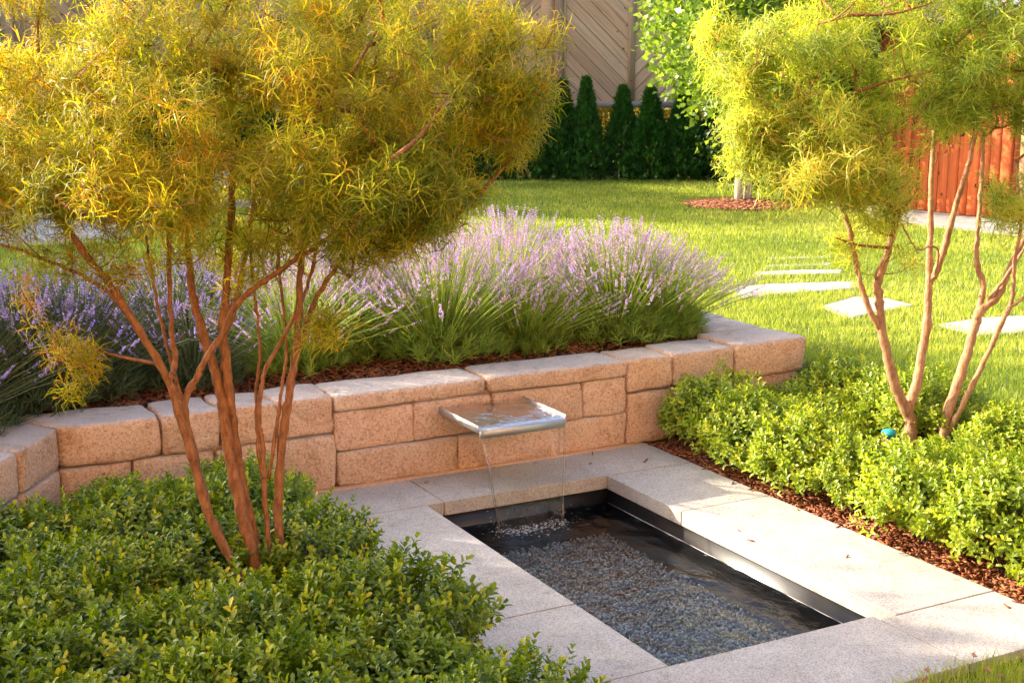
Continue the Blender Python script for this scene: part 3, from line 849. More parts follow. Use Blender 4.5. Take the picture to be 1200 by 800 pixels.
# ------------------------------------------------------------------ fine-leaved trees
def grow(stems, inside, n1, n2, r1, r2, seed, up=.25):
    """branches grown from the stem tops to points spread through the crown volume"""
    r = np.random.default_rng(seed)
    nodes = [p for s in stems for p in s[int(len(s) * .55):]]
    nodes = np.array(nodes)
    tw = Acc(); segs = []
    for n, rad in ((n1, r1), (n2, r2)):
        T = inside(n, r)
        dm = np.array([np.min(np.linalg.norm(nodes - t, axis=1)) for t in T])
        for t in T[np.argsort(dm)]:
            w = nodes + 0
            d = np.linalg.norm(w - t, axis=1) + np.maximum(0, w[:, 2] - t[2] + .05) * 1.2
            a = nodes[np.argmin(d)]
            L = np.linalg.norm(t - a)
            if L < .02 or L > 1.1: continue
            mid = (a + t) / 2 + np.array([0, 0, -L * up * .5]) + r.normal(0, L * .07, 3)
            q = smooth_path([a, mid, t], 4 if rad == r1 else 3)
            V, Fs = tube_arrays(q, np.linspace(rad, rad * .45, len(q)) * min(1.3, .6 + L), 4 if rad == r1 else 3, False)
            tw.add(V, Fs)
            nodes = np.vstack([nodes, q[1:]])
            segs.append(q)
    return tw, segs

def fine_tree(name, loc, stems, radii, inside, n1, n2, nspray, mats, label, group, seed, sprays=None):
    r = np.random.default_rng(seed)
    o = empty(name, loc, label=label, cat="tree", group=group)
    L = np.array(loc)
    paths = []
    for s, (ra, rb) in zip(stems, radii):
        q = smooth_path(s, 7)
        q = q + np.vstack([[0, 0, 0], r.normal(0, .0016, (len(q) - 1, 3))])
        rr = np.linspace(ra, rb, len(q)) * (1 + .07 * r.normal(size=len(q)) + .22 * (r.random(len(q)) < .08))
        rr[0] *= 1.15
        V, Fs = tube_arrays(q - L, rr, 9)
        link("stem", mesh("stem", V, Fs, mats[0], smooth=True), o)
        paths.append(q)
    tw, segs = grow(paths, inside, n1, n2, .0085, .0036, seed)
    me = tw.build("branches", mats[1], True); me.transform(__import__("mathutils").Matrix.Translation(-o.location))
    tag(link("branches", me, o), kind='stuff')
    # leaves along the outer parts of every twig
    segs = [q for q in segs[n1 // 3:]]
    w = np.array([1.0] * len(segs)); w /= w.sum()
    idx = r.choice(len(segs), nspray, p=w)
    t = r.random(nspray) ** .55
    P = np.array([segs[i][min(len(segs[i]) - 1, int(tt * len(segs[i])))] for i, tt in zip(idx, t)])
    P = P + r.normal(0, .02, P.shape)
    cen = P.mean(0)
    D = (P - cen) * [1, 1, .5]; D /= np.linalg.norm(D, axis=1, keepdims=True) + 1e-6
    D = D * .45 + np.array([0, 0, .75]) + r.normal(0, .35, P.shape)
    M = frames(D) * r.uniform(.8, 1.25, (nspray, 1, 1))
    cn = Noise(seed + 5, 10, .5, 1.6)
    var = np.clip(.42 + .15 * cn(P) + r.normal(0, .19, nspray), 0, 1)
    A = Acc(); k5 = r.integers(0, 5, nspray)
    for k in range(5): A.inst((sprays or FINE)[k], M[k5 == k], P[k5 == k] - L, var[k5 == k])
    tag(link("foliage", A.build("foliage", mats[2]), o), kind='stuff')
    return o

def blob_sampler(blobs, dens_seed=0):
    """blobs: (px, py, F, rx_px, ry_px, depth_m, weight) traced lobes of the crown"""
    nz = Noise(dens_seed, 12, .6, 1.8)
    def f(n, r):
        out = []
        w = np.array([b[6] for b in blobs], float); w /= w.sum()
        while len(out) < n:
            b = blobs[r.choice(len(blobs), p=w)]
            d = r.normal(size=3); d /= np.linalg.norm(d); d *= r.random() ** (1 / 2.2)
            p = at(b[0] + d[0] * b[3], b[1] + d[1] * b[4], b[2] + d[2] * b[5])
            if nz(p) < -.8: continue
            out.append(p)
        return np.array(out)
    return f

F0 = 4.16
ST = lambda L: [at(x, y, F0 + d) for x, y, d in L]
Ls = [
    ST([(300, 745, 0), (294, 700, 0), (259, 632, 0), (240, 590, -.02), (227, 541, -.03), (210, 484, -.05), (196, 442, -.06), (160, 383, -.1), (129, 333, -.15), (95, 292, -.2), (60, 240, -.25)]),
    ST([(197, 444, -.06), (205, 428, 0), (201, 382, .02), (198, 312, .03), (200, 240, .05)]),
    ST([(243, 597, -.02), (229, 540, .02), (217, 475, .02), (227, 449, .03), (241, 421, .04), (259, 393, .05), (280, 354, .02), (315, 326, 0), (350, 302, -.05), (400, 270, -.1)]),
    ST([(216, 478, .02), (205, 440, .03), (190, 382, .05), (180, 330, .08), (172, 285, .1), (168, 245, .1)]),
    ST([(316, 740, .08), (303, 680, .08), (283, 597, .1), (271, 541, .12), (263, 487, .13), (254, 442, .15), (241, 400, .16), (227, 351, .2), (220, 300, .22), (210, 230, .25)]),
    ST([(314, 738, .11), (301, 650, .13), (285, 575, .15), (276, 526, .17), (270, 470, .15), (266, 430, .15), (262, 385, .17), (266, 330, .2), (270, 265, .22), (272, 200, .25)]),
    ST([(262, 392, .17), (275, 356, .2), (283, 320, .25), (290, 281, .3), (300, 210, .35)]),
    ST([(326, 735, .12), (318, 665, .12), (311, 590, .14), (308, 520, .15), (304, 495, .15), (308, 442, .16), (325, 407, .18), (343, 375, .2), (362, 330, .25), (372, 285, .28), (380, 240, .3)]),
    ST([(309, 560, .14), (302, 520, .15), (301, 456, .17), (304, 407, .18), (300, 355, .2), (294, 300, .2), (296, 245, .22)]),
    ST([(334, 730, .15), (331, 660, .15), (326, 600, .16), (331, 520, .17), (339, 463, .18), (346, 417, .2), (350, 375, .2), (353, 305, .2), (360, 230, .2)]),
    ST([(346, 420, .2), (356, 390, .18), (364, 365, .16), (378, 337, .12), (406, 298, .05), (440, 262, 0)]),
    ST([(315, 560, .16), (324, 500, .17), (331, 449, .18), (336, 400, .2), (330, 340, .22), (326, 285, .24), (330, 240, .25)]),
    ST([(152, 373, -.1), (128, 344, -.12), (90, 320, -.1), (36, 298, -.05), (-20, 278, 0)]),
]
Lr = [(.018, .009), (.010, .006), (.013, .007), (.006, .004), (.024, .011), (.022, .011), (.013, .007), (.010, .005), (.006, .004), (.017, .010), (.011, .006), (.006, .004), (.008, .004)]
crownL = blob_sampler([
    (110, 130, F0 - .1, 190, 140, .7, 3.0), (300, 90, F0 - .05, 170, 130, .75, 2.6), (460, 90, F0, 130, 120, .6, 2.2), (420, 215, F0 - .2, 115, 75, .5, 1.6),
    (490, 225, F0 - .1, 70, 60, .4, 1.0), (560, 120, F0, 75, 55, .35, .8), (595, 150, F0, 38, 40, .2, .35), (560, 40, F0, 70, 60, .35, .6), (150, 215, F0 - .3, 190, 55, .5, 1.4),
    (-60, 160, F0, 140, 130, .6, 1.2), (200, -60, F0, 340, 90, .7, 1.6), (20, 225, F0 - .2, 120, 55, .4, .8), (330, 240, F0 + .2, 120, 50, .4, .6), (105, 430, F0 - .1, 50, 40, .15, .10), (20, 370, F0, 40, 50, .2, .06), (110, 305, F0 - .1, 110, 28, .3, .14), (420, 300, F0 - .2, 60, 30, .2, .25), (300, 300, F0 + .1, 110, 35, .3, .35), (470, 270, F0 - .2, 55, 30, .2, .3), (380, 390, F0 - .1, 40, 25, .1, .05), (635, 60, F0 - .1, 30, 35, .15, .2), (620, 115, F0 - .1, 30, 25, .15, .2)], 11)
fine_tree("feathery_tree", vw(*( (at(305, 690, F0) @ np.array([[CY, SY, 0], [-SY, CY, 0], [0, 0, 0]]))[:2] ), 0.0), Ls, Lr, crownL, 80, 900, 8000, (MT['bark_l'], MT['twig_l'], MT['fineleaf']),
          "large golden feathery-leaved tree with many brown stems among the left boxwoods", None, 41)

F1 = 5.96
RT = lambda L: [at(x, y, F1 + d) for x, y, d in L]
Ra = [
    RT([(1068, 548, 0), (1067, 505, 0), (1066, 488, 0), (1050, 455, -.02), (1035, 395, -.04), (1030, 350, -.05), (1029, 330, -.06), (1042, 290, -.06), (1050, 240, -.05), (1040, 190, -.1), (1020, 130, -.1)]),
    RT([(1064, 482, 0), (1076, 440, .05), (1086, 380, .08), (1088, 330, .1), (1090, 280, .12), (1091, 220, .15), (1095, 150, .2)]),
    RT([(1034, 390, -.04), (1020, 365, -.06), (1008, 330, -.06), (1001, 297, -.08), (994, 262, -.1), (984, 235, -.1), (976, 190, -.12), (966, 165, -.15), (945, 130, -.2)]),
    RT([(1088, 332, .1), (1100, 312, .08), (1112, 270, .05), (1125, 225, .03), (1138, 180, 0), (1150, 110, 0)]),
    RT([(1028, 330, -.06), (1027, 318, -.1), (1042, 295, -.12), (1052, 262, -.15), (1066, 235, -.15)]),
    RT([(1094, 325, .06), (1099, 305, 0), (1098, 291, -.03), (1088, 289, -.05), (1078, 293, -.07), (1068, 284, -.09), (1056, 262, -.1), (1040, 240, -.1)]),
]
Rar = [(.031, .009), (.024, .010), (.014, .007), (.018, .009), (.007, .003), (.006, .003)]
Rb = [
    RT([(1105, 548, -.05), (1107, 520, -.05), (1108, 492, -.05), (1125, 440, -.03), (1142, 385, 0), (1148, 365, 0), (1170, 345, 0), (1190, 300, .03), (1215, 250, .08), (1230, 180, .1)]),
    RT([(1147, 368, 0), (1152, 335, .03), (1146, 315, .04), (1145, 280, .05), (1150, 220, .07), (1152, 150, .1)]),
    RT([(1112, 505, -.05), (1120, 490, -.08), (1150, 430, -.1), (1175, 375, -.12), (1186, 350, -.12), (1190, 300, -.14), (1196, 260, -.15), (1190, 190, -.15)]),
    RT([(1180, 362, -.12), (1205, 345, -.14), (1240, 310, -.15)]),
    RT([(1157, 352, 0), (1180, 322, -.03), (1198, 295, -.05), (1225, 260, -.05)]),
]
Rbr = [(.029, .010), (.016, .008), (.014, .006), (.008, .004), (.009, .004)]
crA = blob_sampler([(915, 60, F1 - .1, 95, 70, .45, 1.5), (1010, 60, F1, 110, 95, .6, 1.7), (1080, 110, F1, 90, 80, .5, 1.3), (865, 110, F1 - .1, 45, 50, .3, .6), (835, 40, F1, 30, 45, .3, .25),
                    (885, 195, F1 - .2, 38, 26, .2, .38), (900, 150, F1 - .2, 50, 30, .2, .5), (960, 200, F1 - .3, 55, 38, .25, .7), (1030, 205, F1 - .3, 55, 40, .3, .8), (985, 150, F1 - .2, 70, 40, .4, .9),
                    (1000, -60, F1, 190, 70, .6, .9), (1020, 275, F1 - .1, 34, 28, .1, .14), (1000, 245, F1 - .2, 34, 26, .2, .3), (1040, 255, F1 - .15, 22, 20, .1, .12), (985, 290, F1 - .1, 30, 22, .1, .10), (935, 225, F1 - .3, 40, 25, .2, .25), (1060, 300, F1 - .1, 25, 12, .1, .04), (870, 160, F1 - .2, 35, 35, .2, .35)], 12)
crB = blob_sampler([(1170, 60, F1, 90, 100, .5, 1.8), (1160, 125, F1 - .1, 70, 35, .4, .8), (1250, 100, F1, 100, 120, .5, 1.3), (1130, 20, F1 + .1, 90, 80, .5, .9), (1185, 235, F1 - .2, 34, 36, .2, .3), (1200, -70, F1, 150, 70, .6, .8)], 13)
fine_tree("feathery_tree", (4.43, 4.39, .08), Ra, Rar, crA, 60, 560, 2350, (MT['bark_r'], MT['twig_l'], MT['fineleaf_r']),
          "yellow-green feathery-leaved tree whose left trunk rises from the right boxwoods", "feathery-leaved trees in the right bed", 42, FINE_R)
fine_tree("feathery_tree", (4.57, 4.31, .08), Rb, Rbr, crB, 44, 330, 1350, (MT['bark_r'], MT['twig_l'], MT['fineleaf_r']),
          "yellow-green feathery-leaved tree at the right edge, forking low over the boxwoods", "feathery-leaved trees in the right bed", 43, FINE_R)

# small turquoise hose fitting by the right trunks
hz = empty("hose_fitting", (4.28, 4.38, .10), label="small turquoise plastic fitting lying beside the left trunk in the right bed", cat="hose fitting")
V, Fs = tube_arrays([(0, 0, .10), (0, 0, .112), (0, 0, .125), (0, 0, .132)], [.032, .034, .03, .012], 12); link("cap", mesh("cap", V, Fs, MT['teal'], smooth=True), hz)
V, Fs = tube_arrays([(0, 0, .0), (0, 0, .06), (0, 0, .10)], [.028, .026, .022], 12); link("body", mesh("body", V, Fs, MT['greypl'], smooth=True), hz)

# ------------------------------------------------------------------ stepping stones and paths
def flat_stone(poly, z, label, name="stepping_stone", cat="stepping stone", group="stepping stones in the lawn", mat='paving'):
    c = np.mean(poly, 0)
    o = sheet(name, [(x - c[0], y - c[1]) for x, y in poly], 0, MT[mat], loc=(c[0], c[1], z), label=label, cat=cat, group=group)
    b = o.modifiers.new("edge", 'BEVEL'); b.width = .012; b.segments = 2
    return o
def gpix(px, py, z=LAWN):
    x, y = (px - 600) / 1576, (400 - py) / 1576
    fw, up = CP + y * SP, -SP + y * CP
    t = (z - CZ) / up
    return vw(x * t, fw * t)[:2]
zs = LAWN + .012
STONES = [([(962, 358), (1000, 347), (1040, 349), (1072, 357), (1035, 364), (1000, 371), (985, 368)], "pale stepping stone left of the right tree trunks"),
          ([(1100, 379), (1150, 371), (1215, 368), (1225, 384), (1190, 390), (1146, 392)], "pale stepping stone behind the right tree trunks, nearest the right edge"),
          ([(852, 337), (900, 332), (1002, 329), (1004, 337), (900, 345), (862, 350)], "long pale stepping slab right of the lavender"),
          ([(884, 318), (940, 315.5), (988, 315.5), (986, 320), (940, 321), (888, 322)], "narrow stepping slab half sunk in the grass"),
          ([(892, 308), (975, 305.5), (974, 308.5), (894, 311)], "grassed-over step behind the half sunk slab"),
          ([(900, 299.5), (968, 297.5), (968, 300), (902, 302)], "thin grassed-over step, second beyond the half sunk slab"),
          ([(905, 291.5), (962, 289.8), (962, 292), (906, 293.6)], "farthest grassed-over step in the lawn")]
SPOLY = []
for pl, lab in STONES:
    P = [gpix(x, y, zs) for x, y in pl]
    flat_stone(P, zs if len(SPOLY) < 4 else zs - .014, lab); SPOLY.append(np.array(P))
path_poly = [(11.42, 12.75), (11.0, 12.4), (10.35, 10.8), (10.55, 9.2), (10.2, 7.2), (10.2, 4.0), (13, 4.0), (13.2, 12.9)]
sheet("path", path_poly, zs, MT['paving'], kind='structure')
patio_poly = [(-6, 12.9), (2.7, 12.95), (4.1, 15.4), (5.3, 15.6), (5.3, 16.7), (-6, 16.7)]
sheet("patio", patio_poly, zs, MT['paving'], kind='structure')
SPOLY += [np.array(path_poly), np.array(patio_poly)]
block("garden_block", 4.25, 4.75, 15.9, 16.3, LAWN + .02, LAWN + .62, MT['paleblock'], r=.04, n=4, rough=.01, label="pale stone block on the patio, glimpsed through the left tree crown", cat="stone block")

# ------------------------------------------------------------------ grass
def in_poly(x, y, poly):
    c = np.zeros(len(x), bool); n = len(poly)
    for i in range(n):
        x1, y1 = poly[i]; x2, y2 = poly[(i + 1) % n]
        if y1 == y2: continue
        k = ((y1 > y) != (y2 > y)) & (x < (x2 - x1) * (y - y1) / (y2 - y1) + x1)
        c ^= k
    return c
def blades(n, x, y, z, h, w, seg3, var, A):
    a = rng.uniform(0, 6.28, n); lean = rng.normal(0, .35, n) + .35
    c, s = np.cos(a), np.sin(a)
    b = rng.uniform(0, 6.28, n); lx, ly = np.cos(b) * lean * h, np.sin(b) * lean * h
    P = np.stack([x, y, z], -1)
    W = np.stack([c * w / 2, s * w / 2, np.zeros(n)], -1)
    if seg3:
        mid = P + np.stack([lx * .35, ly * .35, h * .6], -1); tip = P + np.stack([lx, ly, h], -1)
        V = np.stack([P - W, P + W, mid + W * .8, mid - W * .8, tip], 1).reshape(-1, 3)
        o = np.arange(n) * 5
        Fs = [np.stack([o, o + 1, o + 2, o + 3], -1), np.stack([o + 3, o + 2, o + 4], -1)]
        A.add(V, Fs, np.repeat(var, 5))
    else:
        tip = P + np.stack([lx, ly, h], -1)
        V = np.stack([P - W, P + W, tip], 1).reshape(-1, 3); o = np.arange(n) * 3
        A.add(V, [np.stack([o, o + 1, o + 2], -1)], np.repeat(var, 3))
A = Acc()
gn = Noise(77, 16, .15, .8, 2); gn2 = Noise(78, 14, 1.5, 4, 2)
for f0, f1, dens, w, seg3 in [(4.6, 7.5, 6500, .0032, True), (7.5, 9.5, 4600, .004, True), (9.5, 12.5, 2700, .0065, False), (12.5, 16, 1800, .009, False), (16, 20.6, 1200, .012, False)]:
    half = f1 * .43
    n = int(dens * (f1 - f0) * 2 * half)
    f = rng.uniform(f0, f1, n); r = rng.uniform(-half, half, n)
    keep = np.abs(r) < f * .42
    # nothing of the lawn is seen left of this line
    keep &= (r > -f * .12) | (f > 9)
    f, r = f[keep], r[keep]
    x = r * CY + f * SY; y = -r * SY + f * CY
    k = ((x > 4.72 + .08 * np.sin(y * 3)) & (y < 7.7)) | (y > 7.7) | ((x > 4.68))
    k &= ~((x > 4.2) & (x < 4.70) & (y > 5.3) & (y < 7.4)) & ~((x < 4.7) & (y < 7.75))
    k &= ~(np.hypot(x - cx, y - cyy) < .70)
    k &= ~((x > 11.45) & (x < 13.6) & (y > 10) & (y < 12.3))
    for p in SPOLY:
        c_ = p.mean(0); k &= ~(in_poly(x, y, (p - c_) * (.92 + .06 * np.sin(len(p))) + c_) & (rng.random(len(x)) < (1.0 if len(p) > 4 else .25)))
    x, y = x[k], y[k]; n = len(x)
    g = gn(np.stack([x, y], -1)); g2 = gn2(np.stack([x, y], -1))
    h = rng.uniform(.025, .05, n) * (1 + .16 * g2) * np.where(y > 0, 1, 1)
    var = np.clip(.44 + .15 * g + .10 * g2 + rng.normal(0, .17, n), 0, 1)
    blades(n, x, y, ground_z(x, y) - .002, h, w * rng.uniform(.7, 1.3, n), seg3, var, A)
# near corner
n = 16000
x = rng.uniform(2.2, 4.6, n); y = rng.uniform(2.0, 2.82, n)
k = (y < 2.775 + .02 * np.sin(x * 9) + rng.normal(0, .01, n)) | (rng.random(n) < .0); x, y = x[k], y[k]; n = len(x)
k = (x > 2.2); blades(n, x, y, ground_z(x, y), rng.uniform(.04, .09, n), .003 * rng.uniform(.7, 1.3, n), True, np.clip(rng.normal(.55, .18, n), 0, 1), A)
link("grass", A.build("grass", MT['grass']), kind='stuff', label="mown sunlit lawn grass")
A = Acc(); N = 16
P = np.stack([rng.uniform(2.75, 3.6, N), rng.uniform(2.5, 2.76, N), rng.uniform(.05, .075, N)], -1)
for p in P:
    V, Fs = tube_arrays([p * [1, 1, 0] + [0, 0, -.02], p], [.001, .0008], 3, False); A.add(V, Fs, .6)
    m_ = 16
    A.inst(ICO, frames(rng.normal(size=(m_, 3))) * np.array([.0016, .0016, .005]), p + rng.normal(0, .0035, (m_, 3)), rng.uniform(0, 1, m_))
link("clover_flowers", A.build("clover_flowers", MT['clover']), kind='stuff', label="small pink clover heads in the near grass corner")

# ------------------------------------------------------------------ thujas
def thuja_mesh(seed, h=1.5, w=.30):
    r = np.random.default_rng(seed); n = 3800
    # flat fan of scale leaves
    V = np.array([[0, 0, 0], [.012, 0, .03], [.0, .004, .07], [-.012, 0, .03], [.03, 0, .055], [-.03, 0, .055]])
    V = V * 1.5
    T = (V, [np.array([[0, 1, 2], [0, 2, 3], [0, 4, 1], [0, 3, 5]])], np.array([0, .05, .2, .05, .15, .15]))
    t = r.random(n) ** .8; a = r.uniform(0, 6.28, n)
    nz = Noise(seed, 10, .8, 2.5)
    prof = (1 - t) ** 1.05 * (1 - np.exp(-t * 14) * .4) * 1.12 + .03 * (1 - t)
    q = np.stack([np.cos(a), np.sin(a), t * 4], -1)
    rr = w * prof * (1 + .16 * nz(q)) * np.where(r.random(n) < .75, r.uniform(.85, 1.06, n), r.uniform(.4, .85, n))
    P = np.stack([np.cos(a) * rr, np.sin(a) * rr, t * h], -1)
    D = np.stack([np.cos(a) * .5, np.sin(a) * .5, np.full(n, .9)], -1) + r.normal(0, .22, (n, 3))
    A = Acc(); A.inst(T, frames(D) * r.uniform(.7, 1.2, (n, 1, 1)), P, np.clip(.25 + .15 * nz(q * 2) + r.normal(0, .12, n), 0, .8))
    fol = A.build("thuja_foliage", MT['thuja'])
    V, Fs = tube_arrays([(0, 0, -.05), (0, 0, h * .5), (0, 0, h * .92)], [.025, .015, .004], 6)
    return fol, mesh("thuja_trunk", V, Fs, MT['bark_d'], smooth=True)
TH = [thuja_mesh(400 + i) for i in range(3)]
thx = [(-9, .2)] + [(-14 + 37 * i, 0) for i in range(24)]
tops = {655: 97, 690: 95, 730: 104, 765: 106, 803: 100, 838: 118}
pxs = [655 - 39 * k for k in range(17, 0, -1)] + [655, 690, 730, 765, 803, 838, 872, 906, 940, 975]
for i, px in enumerate(pxs):
    top = tops.get(px, 100 + 9 * math.sin(px * 1.3))
    f = 20.35 + .06 * math.sin(px)
    hh = (CZ - (top - 88) * f / 1576) - LAWN
    p = vw((px - 600) * f * 1.0 / 1607, f)
    side = "the bare fence" if 640 < px < 820 else ""
    if px < 655: lab = f"dark thuja hidden behind the left tree crown, {ORD2[16 - i]} going left from its edge"
    elif px <= 838: lab = ["dark thuja just right of the left tree crown, before the double fence post", "tallest dark thuja before the diagonal fence boards", "dark thuja before the narrow upright fence strip", "slim dark thuja left of the broad-leaved tree", "wide dark thuja under the broad-leaved tree crown", "dark thuja left of the pale young trunks"][[655, 690, 730, 765, 803, 838].index(px)]
    else: lab = f"dark thuja half hidden behind the pale young trunks, {ORD[(px - 872) // 34]} of four going right"
    o = empty("thuja", (p[0], p[1], LAWN), random.uniform(0, 6.28), label=lab, cat="conifer", group="row of thujas before the fence")
    wv_ = 1.22 * (1 + .13 * math.sin(px * 7.1)); o.scale = (wv_, wv_, hh / 1.5)
    o.rotation_euler = (.03 * math.sin(px), .03 * math.cos(px * 2.3), o.rotation_euler[2])
    tag(link("foliage", TH[i % 3][0], o), kind='stuff'); link("trunk", TH[i % 3][1], o)

# ------------------------------------------------------------------ fence
fn = empty("wooden_fence", vw(0, 21.2, LAWN), -YAW, label="tall weathered timber fence with diagonal boards in chevron panels behind the thujas", cat="fence")
def fpart(name, x0, x1, y0, y1, z0, z1, mat, r=.006):
    V, F = rbox((x1 - x0, y1 - y0, z1 - z0), r, 1)
    return link(name, mesh(name, V, [F], MT[mat], smooth=False), fn, ((x0 + x1) / 2, (y0 + y1) / 2, (z0 + z1) / 2 - LAWN))
ZB, ZT = 1.40, 3.7
def fboard(x0, x1, zc, sgn, w=.155):
    """one slanted board clipped to the panel x0..x1, ZB..ZT"""
    # centre line z = zc + sgn*(x-x0); polygon of the band clipped to the rectangle
    hw = w / 2 * math.sqrt(2) * .94
    pts = [(x0, zc - hw), (x1, zc - hw + sgn * (x1 - x0)), (x1, zc + hw + sgn * (x1 - x0)), (x0, zc + hw)]
    for zl, up in ((ZB, True), (ZT, False)):
        out = []
        for i in range(len(pts)):
            a, b = pts[i], pts[(i + 1) % len(pts)]
            ia = (a[1] >= zl) if up else (a[1] <= zl); ib = (b[1] >= zl) if up else (b[1] <= zl)
            if ia: out.append(a)
            if ia != ib:
                t = (zl - a[1]) / (b[1] - a[1]); out.append((a[0] + t * (b[0] - a[0]), zl))
        pts = out
        if len(pts) < 3: return
    ar = abs(sum(pts[i][0] * pts[(i + 1) % len(pts)][1] - pts[(i + 1) % len(pts)][0] * pts[i][1] for i in range(len(pts)))) / 2
    if ar < .004: return
    cx_ = np.mean(pts, 0); n = len(pts)
    ang = math.atan2(sgn, 1)
    ca, sa = math.cos(-ang), math.sin(-ang)
    yo = random.uniform(-.006, .006)
    V = [];
    for yy in (-.011 + yo, .011 + yo):
        for q in pts:
            dx, dz = q[0] - cx_[0], q[1] - cx_[1]
            V.append((dx * ca - dz * sa, yy, dx * sa + dz * ca))
    F = [list(range(n))[::-1], list(range(n, 2 * n))] + [[i, (i + 1) % n, n + (i + 1) % n, n + i] for i in range(n)]
    me = bpy.data.meshes.new("board"); me.from_pydata(V, [], F); me.materials.append(MT['fence'])
    bm = bmesh.new(); bm.from_mesh(me); bmesh.ops.recalc_face_normals(bm, faces=bm.faces[:]); bm.to_mesh(me); bm.free()
    o = link("board", me, fn, (cx_[0], 0, cx_[1] - LAWN))
    o.rotation_euler = (0, -ang, 0)
K = 76.3
X = lambda px: (px - 600) / K
edges = [X(-95), X(-10), X(80), X(165), X(256), X(341), X(432), X(517), X(563 + 0)]
panels = []
# one bay = panel, narrow strip, panel, double post
def bay(px_post):
    a, b, c, d = px_post + 14, px_post + 75.5, px_post + 82, px_post + 143
    return a, b, c, d
for b_i in range(-4, 3):
    p0 = 649 + b_i * 158
    xa, xb, xc, xd = X(p0 + 14), X(p0 + 88), X(p0 + 95), X(p0 + 144)
    for x0, x1, sg in ((xa, xb, -1), (xc, xd, 1)):
        wv = .155 * math.sqrt(2)
        lo = ZB - (0 if sg < 0 else (x1 - x0)); hi = ZT + ((x1 - x0) if sg < 0 else 0)
        z = lo + .02
        while z < hi:
            fboard(x0, x1, z, sg); z += wv
    fpart("backing_panel", xa - .02, xd + .02, .03, .045, ZB, ZT, 'fence')
    fpart("strip", X(p0 + 88) - .01, X(p0 + 95) + .01, -.035, .03, ZB - .12, ZT, 'post')
    fpart("post", X(p0 + 1), X(p0 + 11), -.07, .06, LAWN - .1, ZT + .05, 'post')
    fpart("trim_board", X(p0 + 11) - .004, X(p0 + 14) + .004, -.04, .03, ZB, ZT, 'fence')
    fpart("trim_board", X(p0 - 15), X(p0 + 1) + .004, -.035, .03, ZB, ZT, 'fence')
    fpart("bottom_rail", X(p0 + 11) + .004, X(p0 + 159) - .004, -.05, .02, ZB - .10, ZB - .004, 'rail')
    fpart("top_rail", X(p0 + 11) + .004, X(p0 + 159) - .004, -.05, .02, ZT + .004, ZT + .09, 'rail')

# ------------------------------------------------------------------ leafy masses: hedges and broad-leaved trees
def clump(r, n, ls, rad):
    V, F3, F4 = [], [], []; k = 0
    for i in range(n):
        a, f3, f4 = oval_leaf_far(ls * r.uniform(.7, 1.2), ls * .6)
        M_ = frames_r(r); a = a @ M_.T + r.normal(0, rad, 3); V.append(a); F3.append(f3 + k); F4.append(f4 + k); k += len(a)
    return np.vstack(V), [np.vstack(F4)], np.zeros(k)
def frames_r(r):
    q = np.linalg.qr(r.normal(size=(3, 3)))[0]; return q
def leafy(name, loc, size, n, mat, label, cat, seed, ls=.05, trunk=True, group=None, bark='bark_d', trunkh=None, trunkr=.06, stems=1, zlift=.5, holes=-.75):
    r = np.random.default_rng(seed); nz = Noise(seed, 12, .7, 2.4)
    o = empty(name, loc, label=label, cat=cat, group=group)
    T = [clump(r, 8, ls, ls * .9) for _ in range(3)]
    d = r.normal(size=(n, 3)); d /= np.linalg.norm(d, axis=1, keepdims=True)
    q = np.where(r.random(n) < .7, r.uniform(.8, 1.05, n), r.uniform(.3, .8, n)) * (1 + .22 * nz(d))
    P = d * q[:, None] * np.array(size) / 2
    P = P[nz(P / np.max(size) * 2.2) > holes]; n = len(P)
    zc = (trunkh or 0) + size[2] * zlift
    P = P + [0, 0, zc]; P[:, 2] = np.maximum(P[:, 2], .02)
    A = Acc(); k3 = r.integers(0, 3, n); v = np.clip(.42 + .18 * nz(P) + r.normal(0, .15, n), 0, 1)
    M = frames(r.normal(size=(n, 3))) * r.uniform(.8, 1.3, (n, 1, 1))
    for k in range(3): A.inst(T[k], M[k3 == k], P[k3 == k], v[k3 == k])
    tag(link("foliage", A.build("foliage", MT[mat]), o), kind='stuff')
    if trunk:
        for s in range(stems):
            a = s * 2.4 + .3; b = np.array([math.cos(a), math.sin(a), 0]) * (.0 if stems == 1 else .07)
            tp = np.array([0, 0, zc]) + np.array([math.cos(a) * size[0] * .12, math.sin(a) * size[1] * .12, 0]) * (stems > 1)
            pth = smooth_path([b + [0, 0, -.05], b * 1.3 + [0, 0, zc * .4], tp], 5)
            V, Fs = tube_arrays(pth, np.linspace(trunkr, trunkr * .5, len(pth)), 8)
            link("trunk", mesh("trunk", V, Fs, MT[bark], smooth=True), o)
            for i in range(5):
                e = P[r.integers(0, n)]; V, Fs = tube_arrays(smooth_path([pth[-1 - i], (pth[-1 - i] + e) / 2 + [0, 0, .05], e], 3), np.linspace(trunkr * .4, trunkr * .12, 7), 5)
                link("branch", mesh("branch", V, Fs, MT[bark], smooth=True), o)
    return o
# young broad-leaved tree in the mulch ring: two slim pale trunks
yt = leafy("young_tree", (cx, cyy, LAWN + .03), (2.5, 2.3, 2.8), 2100, 'pearleaf', "young broad-leaved tree with two slim pale trunks in a ring of bark mulch", "tree", 501, .095, True, None, 'bark_f', 1.0, .055, 2, .5, -1.1)
